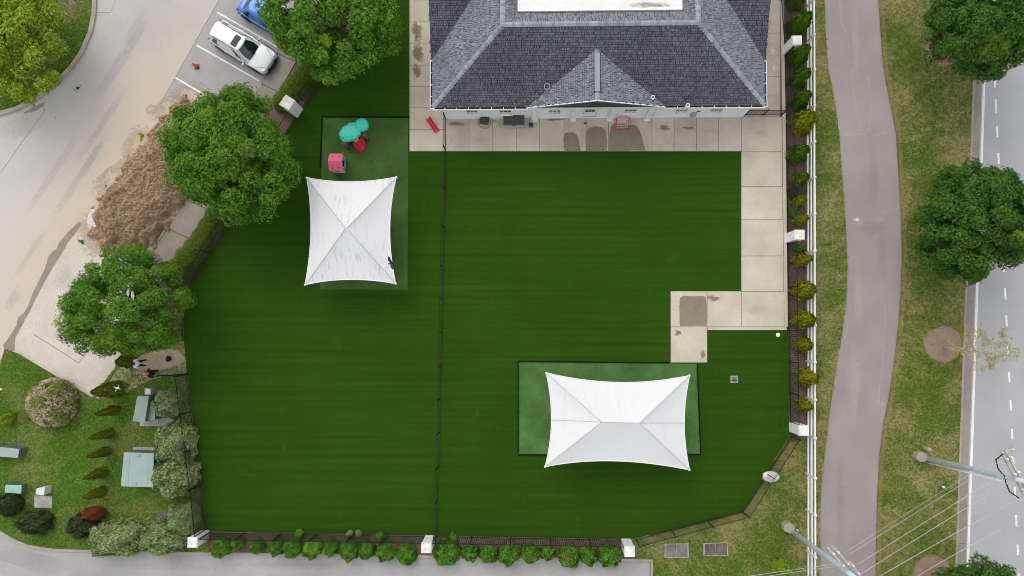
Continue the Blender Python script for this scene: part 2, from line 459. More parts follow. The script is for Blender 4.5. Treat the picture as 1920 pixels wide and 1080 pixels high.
    A['white'] = surf('white_siding', (0.80,0.82,0.83), (0.76,0.78,0.80), 0.6, 0.8, 8, 0.03)
    A['trim'] = plain('white_trim', (0.82,0.82,0.82), 0.5)
    A['membrane'] = surf('white_membrane', (0.76,0.755,0.75), (0.70,0.69,0.675), 0.7, 0.7, 6, 0.05)
    A['glass'] = plain('window_glass', (0.03,0.035,0.04), 0.08, spec=0.6)
    A['blind'] = plain('window_blind', (0.55,0.56,0.57), 0.8)
    A['gunk'] = plain('gutter_debris', (0.018,0.018,0.018), 0.9)
    A['iron'] = plain('black_iron', (0.014,0.017,0.020), 0.6, 0.0, spec=0.15)
    A['pillar'] = surf('painted_brick', (0.80,0.80,0.80), (0.70,0.70,0.70), 0.7, 2.0, 9, 0.07, 0.004)
    A['pillarcap'] = surf('stained_cap', (0.80,0.79,0.77), (0.58,0.56,0.52), 0.8, 3.5, 12, 0.10)
    # tent fabric with grey streaks
    for nm, ang, dirt in (('fabric', 0.0, 0.62), ('fabric_b', rad(90), 0.3), ('fabric_c', rad(90), 0.14)):
        m, nt, N, L = newmat('sail_'+nm)
        v = pos(nt, (5.5, 0.9, 1), ang)
        s1 = noise(nt, 1.1, 5, 0.7, v); s2 = noise(nt, 0.28, 3, 0.5, pos(nt))
        k = math_n(nt, 'MULTIPLY', maprange(nt, s1, 0.52, 0.68, 0, 1), maprange(nt, s2, 0.38, 0.56, 0, dirt))
        col = mixcol(nt, k, (0.69,0.688,0.69), (0.32,0.32,0.33))
        A[nm] = finish(m, nt, col, 0.75, noise(nt, 30, 2, 0.5, pos(nt)), 0.002, 0, 0, 0.2)
    A['seam'] = plain('sail_seam', (0.56,0.56,0.58), 0.8)
    A['steel_white'] = plain('white_steel', (0.78,0.78,0.79), 0.4)
    A['pole'] = surf('galvanised_pole', (0.62,0.73,0.79), (0.52,0.63,0.69), 0.5, 0.8, 8, 0.08)
    A['timber'] = surf('grey_timber', (0.50,0.48,0.44), (0.36,0.34,0.31), 0.9, 2.5, 14, 0.2, 0.006)
    A['plinth'] = surf('pole_plinth', (0.36,0.32,0.265), (0.27,0.24,0.195), 0.9, 2.5, 12, 0.2, 0.006)
    A['wire'] = plain('wire', (0.46,0.46,0.47), 0.6, 0.0)
    A['cable'] = plain('black_cable', (0.02,0.02,0.02), 0.6)
    A['porcelain'] = plain('insulator', (0.75,0.75,0.75), 0.3)
    A['post_tan'] = plain('tan_marker', (0.42,0.44,0.30), 0.6)
    # small things
    A['tx'] = surf('transformer_green', (0.31,0.395,0.375), (0.28,0.36,0.34), 0.45, 0.7, 7, 0.05)
    A['tx2'] = surf('cabinet_green', (0.245,0.31,0.27), (0.215,0.275,0.24), 0.5, 0.8, 7, 0.06)
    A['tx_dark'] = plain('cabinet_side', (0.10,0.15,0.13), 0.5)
    A['mint'] = plain('mint_box', (0.30,0.52,0.42), 0.5)
    A['whitebox'] = plain('pale_box', (0.62,0.70,0.66), 0.5)
    A['pale_conc'] = surf('pale_concrete', (0.46,0.44,0.41), (0.30,0.28,0.25), 0.9, 2.0, 10, 0.2, 0.004)
    A['lid'] = surf('vault_lid', (0.24,0.215,0.20), (0.15,0.135,0.125), 0.9, 1.6, 10, 0.25, 0.004)
    A['lid_dark'] = surf('vault_lid_dark', (0.17,0.15,0.14), (0.075,0.065,0.06), 0.9, 1.6, 10, 0.25, 0.004)
    A['stone'] = surf('pale_stone', (0.72,0.70,0.68), (0.60,0.58,0.56), 0.9, 3, 9, 0.15, 0.02)
    A['castiron'] = surf('cast_iron_cover', (0.17,0.13,0.115), (0.12,0.09,0.08), 0.8, 3, 14, 0.25, 0.004)
    A['red'] = plain('red_plastic', (0.64,0.018,0.045), 0.4)
    A['pink'] = plain('pink_plastic', (0.78,0.13,0.21), 0.45)
    A['teal'] = plain('teal_plastic', (0.055,0.58,0.44), 0.45)
    A['brownp'] = plain('brown_plastic', (0.19,0.085,0.06), 0.5)
    A['tanp'] = plain('tan_plastic', (0.55,0.42,0.33), 0.5)
    A['bluep'] = plain('sky_blue_plastic', (0.13,0.42,0.62), 0.45)
    A['paleblue'] = plain('pale_blue_plastic', (0.55,0.70,0.76), 0.5)
    A['darkblue'] = plain('dark_blue_plastic', (0.035,0.10,0.20), 0.5)
    A['purple'] = plain('purple_plastic', (0.17,0.13,0.36), 0.5)
    A['orange'] = plain('orange_tube', (0.75,0.14,0.04), 0.45)
    A['conem'] = plain('cone_orange', (0.78,0.10,0.02), 0.5)
    A['hose'] = plain('tan_hose', (0.42,0.24,0.12), 0.5)
    A['charcoal'] = plain('charcoal_plastic', (0.055,0.057,0.06), 0.55)
    A['greyp'] = plain('grey_plastic', (0.36,0.35,0.34), 0.6)
    A['net'] = plain('white_net', (0.6,0.6,0.58), 0.8)
    A['black'] = plain('black_cloth', (0.010,0.010,0.011), 0.85)
    A['shirt'] = plain('white_cloth', (0.84,0.86,0.92), 0.85)
    A['skin'] = plain('skin', (0.48,0.25,0.165), 0.55)
    A['skin_b'] = plain('skin_brown', (0.22,0.11,0.07), 0.55)
    A['hair'] = plain('black_hair', (0.012,0.010,0.010), 0.6)
    A['capm'] = plain('orange_cap', (0.62,0.20,0.08), 0.7)
    A['navy'] = plain('dark_trousers', (0.022,0.018,0.022), 0.85)
    A['shoe'] = plain('white_shoe', (0.75,0.75,0.75), 0.6)
    A['shoe_dark'] = plain('grey_shoe', (0.13,0.12,0.12), 0.7)
    A['yellow'] = plain('yellow_plastic', (0.62,0.62,0.05), 0.5)
    A['green_dark'] = plain('dark_green_plastic', (0.03,0.11,0.09), 0.5)
    A['steel'] = surf('grate_steel', (0.42,0.42,0.43), (0.32,0.32,0.33), 0.5, 3, 12, 0.1)
    A['hole'] = plain('dark_gap', (0.02,0.02,0.03), 0.9)
    A['bird'] = plain('black_feathers', (0.018,0.018,0.02), 0.7)
    A['car_white'] = plain('white_car_paint', (0.80,0.81,0.82), 0.25, 0.0, 0.8)
    A['car_side'] = plain('silver_car_paint', (0.45,0.47,0.50), 0.3, 0.3, 0.6)
    A['car_blue'] = plain('blue_car_paint', (0.02,0.17,0.55), 0.22, 0.2, 0.9)
    A['car_black'] = plain('black_car_trim', (0.018,0.018,0.02), 0.4)
    A['car_glass'] = plain('car_glass', (0.016,0.024,0.032), 0.04, 0.0, 0.3, 0.8)
    A['chrome'] = plain('chrome', (0.70,0.71,0.73), 0.2, 0.9)
    A['lamp_glass'] = plain('headlamp', (0.75,0.78,0.82), 0.15, 0.2)
    A['lamp_red'] = plain('tail_lamp', (0.50,0.02,0.02), 0.2)
    A['tyre'] = plain('tyre_rubber', (0.018,0.018,0.018), 0.85)
    A['rim'] = plain('alloy_rim', (0.45,0.46,0.48), 0.35, 0.7)
build_mats()

# ------------------------------------------------------------------ the ground, roads, lawns
def slab_sheet(name, pts, ztop, mat, zbot=-0.30, kind='structure', parent=None):
    m = MB().prism(W2(pts, ztop), zbot, ztop)
    o = m.build(name, mat, parent)
    if kind: o['kind'] = kind
    return o

g = MB(); g.add([(-2500,-2500,-0.16),(2500,-2500,-0.16),(2500,2500,-0.16),(-2500,2500,-0.16)], [(0,1,2,3)])
g.build('ground', MAT['lawn'])['kind'] = 'structure'

lot = slab_sheet('parking_lot', [(-700,-700),(1015,-700),(520,95),(479,179),(342,384),(285,471),(240,545),(345,620),(345,720),(200,900),(-700,1500)], -0.10, MAT['lot'])
road_b = slab_sheet('driveway', [(-700,985),(60,980),(386,1000),(1219,1000),(1219,1700),(-700,1700)], -0.09, MAT['drive'])
road_r = slab_sheet('road', [(1872,-900),(2700,-900),(2700,1900),(1784,1900)], -0.10, MAT['road'])
LAWN_L = [(8,655),(30,662),(172,746),(215,690),(235,645),(345,600),(350,702),(386,996),(392,1034),(165,1029),(100,1027),(50,1019),(22,1007),(0,993),(-60,955),(-160,880),(-160,760),(0,684)]
LAWN_R = [(1186,1014),(1394,962),(1486,822),(1512,812),(1514,1700),(1224,1700),(1224,1052),(1184,1049)]
PATH_L = [(1545,-20),(1546,0),(1548,60),(1553,130),(1560,160),(1570,220),(1575,270),(1580,340),(1586,420),(1589,500),(1586,570),(1580,620),(1570,680),(1562,730),(1555,780),(1548,840),(1541,900),(1538,960),(1538,1020),(1538,1080)]
PATH_R = [(1646,-20),(1647,0),(1651,60),(1655,120),(1663,165),(1672,210),(1680,250),(1683,300),(1686,350),(1690,430),(1691,490),(1688,560),(1684,610),(1676,680),(1667,740),(1657,790),(1649,850),(1645,920),(1643,1000),(1642,1080)]
PL = [(1542,-700)]+PATH_L+[(1540,1700)]
PR = [(1640,-700)]+PATH_R+[(1644,1700)]
STRIP = [(1511,-700)]+PL+[(1514,1700)]
kx = lambda y: 1830-0.0366*y
VERGE = PR+[(kx(1700),1700),(kx(-700),-700)]
lawn_l = slab_sheet('lawn', LAWN_L, 0.0, MAT['lawn_l'])
lawn_r = slab_sheet('lawn', LAWN_R, 0.0, MAT['lawn'])
strip = slab_sheet('lawn', STRIP, 0.0, MAT['lawn'])
verge = slab_sheet('lawn', VERGE, 0.0, MAT['lawn'])
path = slab_sheet('path', PL+PR[::-1], 0.012, MAT['path'])
# lighter worn marks and the darker repaired strip on the path
slab_sheet('repaired_strip', [(1660,560),(1688,562),(1684,610),(1676,680),(1667,740),(1661,755),(1648,752),(1652,700),(1657,640),(1660,590)], 0.016, MAT['path_patch'], 0.0, None, path)
def scuff(pts, w, parent, z=0.0165, seed=0, mat='chalk', name='worn_mark'):
    r = random.Random(seed); m = MB()
    pts = [P(x, y, z) for x, y in pts]
    for i in range(len(pts)-1):
        a, b = pts[i], pts[i+1]; L = (b-a).length; d = (b-a)/L; nrm = Vector((-d.y, d.x, 0))
        k = 0.0
        while k < L:
            for q in range(7):
                c = a+d*(k+r.uniform(0,0.2))+nrm*r.gauss(0, w)
                s = r.uniform(0.008,0.026)
                if r.random() < 0.75:
                    m.add([c+Vector((s*math.cos(t+1), s*math.sin(t*1.0+1), 0)) for t in (0,1.3,2.5,3.8,5.1)], [(0,1,2,3,4)])
            k += 0.10
    o = m.build(name, MAT[mat], parent); o['kind'] = 'stuff'
    return o
scuff([(1575,0),(1577,40),(1590,70),(1597,120),(1599,160),(1604,200),(1612,230),(1612,245),(1630,245),(1633,190),(1628,140)], 0.06, path, seed=1)
scuff([(1575,252),(1600,252),(1640,253),(1668,246)], 0.05, path, seed=2)
scuff([(1602,415),(1625,425),(1650,410),(1665,395),(1668,370)], 0.12, path, seed=3)
scuff([(1660,555),(1660,620),(1652,690),(1648,752)], 0.03, path, seed=4)
scuff([(1560,880),(1556,930),(1558,1000),(1560,1070)], 0.25, path, seed=5)

# mulch beds
BED_L = [(1010,-700),(640,90),(602,150),(566,202),(434,412),(355,537),(343,600),(338,640),(235,650),(262,580),(312,520),(342,460),(385,405),(510,187),(542,140),(600,45),(960,-640)]
BED_B = [(384,994),(1180,1009),(1190,1048),(392,1036)]
BED_R = [(1460,-700),(1466,0),(1472,220),(1478,620),(1480,812),(1512,812),(1511,-700)]
bed_l = slab_sheet('planting_bed', BED_L, 0.004, MAT['mulch'])
bed_b = slab_sheet('planting_bed', BED_B, 0.006, MAT['mulch'])
bed_r = slab_sheet('planting_bed', BED_R, 0.006, MAT['mulch'])
BED_F = [(331,705),(351,703),(378,909),(388,998),(356,998),(347,900),(339,790)]
bed_f = slab_sheet('planting_bed', BED_F, 0.0075, MAT['mulch'])

# artificial turf
TURF = [(1010,-700),(640,90),(602,150),(566,202),(434,412),(355,537),(343,600),(345,640),(350,702),(377,909),(386,996),(540,1000),(800,1004),(1178,1011),(1190,1010),(1320,976),(1391,958),(1480,816),(1481,700),(1479,612),(1470,-700)]
turf = slab_sheet('turf', TURF, 0.03, MAT['turf'])

def dirt_patch(name, c, rx, ry, z, mat, seed, parent=None, n=28, jag=0.18, rot=0.0, top=0.0):
    r = random.Random(seed); ph = [r.uniform(0, 6.28) for _ in range(5)]
    pts = []
    for k in range(n):
        t = 2*math.pi*k/n
        q = 1+jag*(0.5*math.sin(2*t+ph[0])+0.5*math.sin(3*t+ph[1])+0.35*math.sin(5*t+ph[2])+0.3*math.sin(8*t+ph[3]))
        x, y = rx*q*math.cos(t), ry*q*math.sin(t)
        pts.append(P(c[0]+x*math.cos(rot)-y*math.sin(rot), c[1]+x*math.sin(rot)+y*math.cos(rot), z))
    m = MB()
    if top:
        cc = sum(pts, Vector())/n
        inn = [cc+(p-cc)*0.6+Vector((0,0,top*r.uniform(0.6,1.1))) for p in pts]
        m.add(pts+inn+[cc+Vector((0,0,top))], [(k,(k+1) % n,n+(k+1) % n,n+k) for k in range(n)]+[(n+k,n+(k+1) % n,2*n) for k in range(n)])
    else:
        m.add(pts, [tuple(range(n-1,-1,-1))])
    return m.build(name, MAT[mat], parent, smooth=bool(top))

o = MB().add([P(x, y, 0.005) for x, y in [(222,690),(236,676),(262,668),(290,654),(318,642),(344,636),(347,660),(350,700),(335,704),(312,702),(300,708),(282,712),(262,722),(246,732),(236,722),(224,714),(206,716),(214,702)][::-1]], [tuple(range(18))]).build('bare_soil', MAT['soil']); o['kind'] = 'structure'
o = dirt_patch('dust', (352,178), 44, 30, -0.0955+0.002, 'dust', 4, None, 40, 0.25, -0.5); o['kind'] = 'structure'
for i, (c, rx, ry) in enumerate([((232,726),12,9),((30,783),15,9),((222,768),7,6),((210,812),7,6),((204,846),7,6),((197,884),7,6),((200,924),7,9),((340,762),12,40),((353,860),12,60),((270,985),60,8)]):
    o = dirt_patch('bare_soil', c, rx, ry, 0.005+0.0005*i, 'soil' if i != 1 and i < 7 else 'mulch', 20+i, None, 24, 0.25); o['kind'] = 'structure'

# kerbs
def ribbon(name, pts, w, z0, z1, mat, side=1, parent=None, kind='structure'):
    q = [P(x, y, z1) for x, y in pts]; n = len(q); off = []
    for i in range(n):
        t = (q[min(i+1,n-1)]-q[max(i-1,0)]).normalized(); nr = Vector((-t.y, t.x, 0))*side
        off.append(q[i]+nr*w)
    vs = [(p.x,p.y,z0) for p in q]+[(p.x,p.y,z0) for p in off]+[(p.x,p.y,z1) for p in q]+[(p.x,p.y,z1) for p in off]
    fs = []
    for i in range(n-1):
        fs += [(2*n+i,2*n+i+1,3*n+i+1,3*n+i),(i,i+1,2*n+i+1,2*n+i),(n+i,n+i+1,3*n+i+1,3*n+i),(i,i+1,n+i+1,n+i)]
    fs += [(0,n,3*n,2*n),(n-1,2*n-1,4*n-1,3*n-1)]
    m = MB().add(vs, fs)
    me = m.mesh(name); bm = bmesh.new(); bm.from_mesh(me); bmesh.ops.recalc_face_normals(bm, faces=bm.faces); bm.to_mesh(me); bm.free()
    o = link(name, me, MAT[mat], parent)
    if kind: o['kind'] = kind
    return o
ISL = [(177,-160),(180,-60),(180,0),(179,25),(172,60),(155,100),(135,128),(100,165),(60,192),(30,207),(0,216),(-60,226),(-160,228)]
ribbon('kerb', ISL, 0.30, -0.2, 0.03, 'kerb', -1)
isl = slab_sheet('lawn', [(170,-160),(172,0),(171,24),(164,57),(147,96),(128,122),(95,158),(57,184),(28,199),(0,208),(-60,218),(-160,220),(-260,100),(-200,-160)], 0.0, MAT['lawn_l'])
for i, (c, rx, ry) in enumerate([((125,18),16,26),((98,95),26,22)]):
    o = dirt_patch('bare_soil', c, rx, ry, 0.006, 'ringmulch', 60+i, None, 28, 0.2); o['kind'] = 'structure'
ribbon('kerb', [(-160,888),(-60,964),(0,1001),(22,1014),(50,1026),(100,1034),(165,1036),(392,1041)], 0.17, -0.2, 0.035, 'kerb', 1)
ribbon('kerb', [(392,1040),(800,1046),(1186,1053),(1224,1054)], 0.17, -0.2, 0.035, 'kerb', 1)
ribbon('kerb', [(1220,1053),(1221,1700)], 0.15, -0.2, 0.034, 'kerb', 1)
ribbon('kerb', [(kx(-700),-700),(kx(0),0),(kx(500),500),(kx(1080),1080),(kx(1700),1700)], 0.13, -0.2, 0.035, 'kerb', 1)
gx = lambda y: 1846-0.034*y
go = slab_sheet('gutter', [(kx(-700)+3,-700),(gx(-700),-700),(gx(1700),1700),(kx(1700)+3,1700)], -0.09, MAT['gutter'])
for y in (120,280,440,567,730,880,1020):
    ribbon('joint', [(kx(y)+4,y),(gx(y),y-1)], 0.025, -0.091, -0.086, 'joint', 1, go, None)
# road paint
wx_ = lambda y: 1848.5-0.034*y
ribbon('edge_line', [(wx_(-700),-700),(wx_(500),500),(wx_(1700),1700)], 0.16, -0.099, -0.094, 'paint', 1)
for y0, y1 in [(-70,-46),(-18,8),(34,60),(85,111),(136,164),(186,212),(236,257),(287,307),(338,359),(388,410),(438,460),(488,510),(540,562),(591,612),(644,664),(697,716),(750,770),(804,824),(858,878),(913,932),(966,987),(1021,1041),(1075,1096)]:
    x0, x1 = 1856+0.049*y0, 1856+0.049*y1
    o = ribbon('dash_line', [(x0,y0),(x1,y1)], 0.13, -0.099, -0.094, 'paint', 1)

# ------------------------------------------------------------------ parking lot details
bay = slab_sheet('parking_bay', [(640,-400),(375,62),(300,195),(345,380),(479,179),(520,95),(800,-400)], -0.096, MAT['lot'], -0.2)
bay.data.materials.clear(); bay.data.materials.append(MAT['bay'])
for pts in ([(406,24),(524,92)],[(368,86),(485,153)],[(328,147),(440,213)],[(445,-37),(563,31)]):
    ribbon('parking_line', pts, 0.12, -0.097, -0.091, 'paint', 1)
ribbon('joint', [(640,-400),(375,62),(300,195)], 0.03, -0.0955, -0.0935, 'joint', 1, bay, None)
for pts, w in ([(84,207),(40,268),(0,325),(-100,470)],0.02),([(217,-30),(217,0),(207,23),(180,23)],0.02),([(250,0),(255,-100)],0.02),([(84,207),(78,196)],0.04):
    ribbon('joint', pts, w, -0.1, -0.0955, 'joint', 1, lot, None)
ap = slab_sheet('apron', [(150,428),(200,485),(285,471),(262,520),(240,600),(220,688),(172,747),(30,664),(10,657),(30,630),(67,560),(97,505),(127,455)], -0.092, MAT['apron'], -0.2)
ribbon('joint', [(62,627),(118,662),(147,681)], 0.035, -0.0915, -0.0875, 'joint', 1, ap, None)
ribbon('joint', [(147,681),(160,664)], 0.03, -0.0915, -0.0875, 'joint', 1, ap, None)
ribbon('joint', [(45,602),(25,640)], 0.02, -0.0915, -0.0875, 'joint', 1, ap, None)
slab_sheet('crack_filler', [(146,417),(128,435),(110,455),(107,466),(100,470),(90,481),(88,490),(85,502),(72,528),(61,550),(52,575),(45,587),(34,595),(31,610),(22,624),(15,635),(6,647),(8,655),(10,662),(27,658),(29,630),(45,602),(58,580),(67,560),(87,522),(97,505),(105,492),(112,482),(120,468),(127,455),(139,440),(152,421),(151,416)], -0.088, MAT['patch'], -0.15, None, lot)
for i, (c, s) in enumerate([((146,165),3.4),((140,168),1.2),((143,171),1.0),((151,160),0.9),((104,221),1.0),((170,158),0.7)]):
    dirt_patch('oil_spot', c, s, s, -0.095, 'oil', 80+i, lot, 12, 0.35)
dirt_patch('mortar_spill', (175,411), 11, 21, -0.090, 'powder', 90, lot, 30, 0.22, 0.1, 0.03)
dirt_patch('mortar_spill', (176,450), 10, 13, -0.090, 'pale_conc', 91, lot, 30, 0.45)
dirt_patch('mortar_spill', (205,330), 11, 12, -0.090, 'pale_conc', 92, lot, 30, 0.45)
dirt_patch('gutter_dirt', (66,203), 22, 4, -0.095, 'patch', 93, lot, 26, 0.3, -0.5)

# sidewalk of separate slabs beside the bay
sw = empty('sidewalk', P(385,405,0)); sw['kind'] = 'structure'
SWL = [(655,-120),(590,-18),(545,52),(520,95),(479,179),(410,282),(342,384),(285,471),(250,540)]
SWR = [(700,-96),(628,4),(573,84),(548,128),(512,190),(450,303),(384,406),(322,492),(285,556)]
def lerp_poly(poly, t):
    ds = [0]
    for i in range(len(poly)-1): ds.append(ds[-1]+math.dist(poly[i], poly[i+1]))
    d = t*ds[-1]
    for i in range(len(poly)-1):
        if d <= ds[i+1] or i == len(poly)-2:
            k = (d-ds[i])/(ds[i+1]-ds[i]); return (poly[i][0]+(poly[i+1][0]-poly[i][0])*k, poly[i][1]+(poly[i+1][1]-poly[i][1])*k)
def shrink(q, d):
    c = sum(q, Vector())/len(q)
    return [p-(p-c).normalized()*d for p in q]
nsw = 12
for i in range(nsw):
    q = [lerp_poly(SWL, i/nsw), lerp_poly(SWL, (i+1)/nsw), lerp_poly(SWR, (i+1)/nsw), lerp_poly(SWR, i/nsw)]
    q = shrink([P(x, y, 0.03) for x, y in q], 0.02)
    MB().prism([(p.x,p.y) for p in q], -0.28, 0.03+random.uniform(-0.004,0.004)).build('slab', MAT['walk'], sw, bevel=0.012, seg=1)
# children of an empty that is not at the origin keep world shape
def settle(root):
    for ch in root.children: ch.matrix_parent_inverse = root.matrix_basis.inverted()
settle(sw)
ribbon('kerb', SWL, 0.14, -0.2, 0.037, 'kerb', -1)

# dust trodden out from the heap
for i, (c, rx, ry, rot) in enumerate([((215,345),70,34,-0.9),((180,430),45,50,0.3),((262,275),60,30,-0.9),((320,205),50,26,-0.7)]):
    o = dirt_patch('dust', c, rx, ry, -0.0868+0.0004*i, 'dust', 700+i, lot, 36, 0.15, rot)
# heap of clay
PILE = [(348,178),(330,190),(312,206),(285,240),(262,268),(243,290),(228,322),(214,345),(196,362),(188,385),(176,402),(180,425),(168,440),(190,470),(194,482),(222,480),(262,478),(287,466),(306,436),(340,388),(362,350),(375,300),(372,240),(362,200)]
def make_pile():
    rng = np.random.RandomState(5)
    pts = np.array([[*P(x, y, 0)[:2]] for x, y in PILE])
    x0, y0 = pts.min(0)-0.3; x1, y1 = pts.max(0)+0.3
    nx, ny = 190, 290
    X, Y = np.meshgrid(np.linspace(x0, x1, nx), np.linspace(y0, y1, ny))
    def fn(scale, seed):
        r = np.random.RandomState(seed); n = 48
        gsz = r.rand(n, n)
        u = ((X-x0)*scale) % (n-1); v = ((Y-y0)*scale) % (n-1)
        i = u.astype(int); j = v.astype(int); fu = u-i; fv = v-j; fu = fu*fu*(3-2*fu); fv = fv*fv*(3-2*fv)
        return (gsz[j,i]*(1-fu)+gsz[j,i+1]*fu)*(1-fv)+(gsz[j+1,i]*(1-fu)+gsz[j+1,i+1]*fu)*fv
    # distance to the outline
    D = np.full(X.shape, 1e9); n = len(pts)
    for i in range(n):
        a = pts[i]; b = pts[(i+1) % n]; ab = b-a
        t = np.clip(((X-a[0])*ab[0]+(Y-a[1])*ab[1])/(ab@ab), 0, 1)
        D = np.minimum(D, np.hypot(X-a[0]-t*ab[0], Y-a[1]-t*ab[1]))
    ins = inside_np(X, Y, pts.tolist())
    D = np.where(ins, D, -D)+(fn(2.2,1)-0.5)*0.7+(fn(5,2)-0.5)*0.25
    h = np.clip(D/1.7, 0, 1); h = 1.05*(1-(1-h)**2)
    amp = np.clip(D/0.35, 0, 1)
    h = h*(0.75+0.5*fn(0.9,3))+amp*(0.22*(fn(2.6,4)-0.4)+0.16*np.abs(fn(5.5,6)-0.5)*2+0.10*(fn(9,7)-0.5)+0.05*(fn(16,8)-0.5))
    Z = np.where(D > 0, h, -0.25)-0.10
    keep = (D > -0.05)
    V = np.stack([X, Y, Z], -1).reshape(-1, 3)
    idx = np.arange(nx*ny).reshape(ny, nx)
    k = keep[:-1,:-1] | keep[1:,:-1] | keep[:-1,1:] | keep[1:,1:]
    F = np.stack([idx[:-1,:-1][k], idx[:-1,1:][k], idx[1:,1:][k], idx[1:,:-1][k]], -1)
    me = bpy.data.meshes.new('dirt_heap'); me.from_pydata(V.tolist(), [], F.tolist()); me.update()
    root = empty('dirt_heap', P(265,400,-0.1), 0, 'heap of loose brown clay dumped beside the sidewalk', 'dirt heap')
    o = link('heap', me, MAT['pile'], root)
    # clods
    Q = []
    m = MB(); r = random.Random(9)
    c = 0
    while c < 420:
        i = r.randrange(nx); j = r.randrange(ny)
        if D[j,i] < -0.5 or (D[j,i] < 0 and r.random() > 0.12): continue
        s = r.uniform(0.03, 0.10) if r.random() < 0.9 else r.uniform(0.1, 0.19)
        z = max(Z[j,i], -0.1)
        vs = []
        base = [(1,0,0),(-1,0,0),(0,1,0),(0,-1,0),(0,0,1),(0,0,-0.6),(0.6,0.6,0.5),(-0.6,0.5,0.6)]
        a = r.uniform(0, 6.28)
        for (bx_, by_, bz_) in base[:6]:
            q = s*r.uniform(0.7,1.3)
            vs.append((X[j,i]+q*(bx_*math.cos(a)-by_*math.sin(a)), Y[j,i]+q*(bx_*math.sin(a)+by_*math.cos(a)), z+q*bz_*0.8))
        m.add(vs, [(0,2,4),(2,1,4),(1,3,4),(3,0,4),(2,0,5),(1,2,5),(3,1,5),(0,3,5)])
        c += 1
    m.build('clods', MAT['pile'], root)['kind'] = 'stuff'
    settle(root)
make_pile()

# ------------------------------------------------------------------ patio of concrete slabs
patio = empty('patio', P(1112,252,0)); patio['kind'] = 'structure'
for pts in ([(767,-125),(1476,-125),(1476,284),(767,284)], [(1389,283),(1471,283),(1472,616),(1389,616)], [(1257,545.5),(1389,545.5),(1389,614),(1257,614)], [(1257,613),(1326.5,613),(1326.5,680.5),(1257,680.5)]):
    MB().prism(W2(pts, 0.04), -0.2, 0.040).build('base_course', MAT['joint'], patio)
def slab(x0, y0, x1, y1, mat='slab', z=0.06):
    q = shrink([P(x0,y0,z),P(x1,y0,z),P(x1,y1,z),P(x0,y1,z)], 0.022)
    MB().prism([(p.x,p.y) for p in q], -0.25, z+random.uniform(-0.003,0.003)).build('slab', MAT[mat], patio, bevel=0.012, seg=1)
YS = [-122,-81,-40,0,41,81,122,162,202,243,283.5]
for i in range(len(YS)-1):
    slab(767.5, YS[i], 834, YS[i+1], 'slab')
XS = [834,879.5,924,968,1012,1057.5,1099,1141,1182,1222.5,1264,1306,1347.5,1390]
for i in range(len(XS)-1):
    slab(XS[i], 216, XS[i+1], 283.5, 'slab_old' if i in (0,5,6,7,8,10) else 'slab')
for a, b in [(-122,-60),(-60,0),(0,62),(62,103),(103,143),(143,180),(180,219)]: slab(1385, a, 1463, b, 'slab_old')
for a, b in [(219,284.5),(284.5,350),(350,412),(412,480),(480,546.5),(546.5,613)]: slab(1390, a, 1466.5+(a-219)*0.012, b)
slab(1257.5,546,1326,613); slab(1326,546,1390,613); slab(1257.5,613,1326,680)
settle(patio)
ribbon('kerb', [(1463,-122),(1463.5,0),(1467,220),(1471,613)], 0.22, -0.25, 0.085, 'slab', 1)
ribbon('kerb', [(1327,613.5),(1475,613.5)], 0.20, -0.25, 0.085, 'slab', -1)
zz = 0.0655
def arch_stain(x0, x1, y0, y1, lean, z, seed, e=0.55):
    r = random.Random(seed); pts = [(x0+1,y1),(x1-1,y1)]; n = 26
    for k in range(n+1):
        t = math.pi*k/n; cx = (x0+x1)/2; ry = (y1-y0)
        X = cx+(x1-x0)/2*math.copysign(abs(math.cos(t))**e, math.cos(t)); Y = y1-4-(ry-4)*abs(math.sin(t))**e
        pts.append((X+lean*(Y-y1)+r.uniform(-0.6,0.6), Y+r.uniform(-0.6,0.6)))
    q = [P(x, y, z) for x, y in pts]
    MB().add(q, [tuple(range(len(q)-1,-1,-1))]).build('damp_stain', MAT['wet'], patio)
for i, a in enumerate([(1059,1089,248,283,0.15),(1098,1138,237,283,0),(1142,1181.5,230,283,0),(1183,1211,234,282,0.28),(1274,1325.5,555,611,0)]): arch_stain(*a, 0.064+0.0003*i, 300+i, 0.55 if i < 4 else 0.22)
for i, (c, rx, ry, mt, rot) in enumerate([((1338,560),12,7,'algae',0.2),((1271,624),7,6,'algae',0),((1318,664),5,11,'algae',0.5),
        ((782,60),11,22,'algae',0),((784,100),12,18,'algae',0),((781,133),10,13,'algae',0),((1246,240),14,5,'algae',0),((1290,240),13,4,'algae',0.1),((858,232),14,5,'algae',0),((1040,224),18,3,'algae',0)]):
    o = dirt_patch('damp_stain' if mt == 'wet' else 'stain', c, rx, ry, zz+0.0004*i, mt, 100+i, patio, 44, 0.12 if mt == 'wet' else 0.5, rot)
settle(patio)

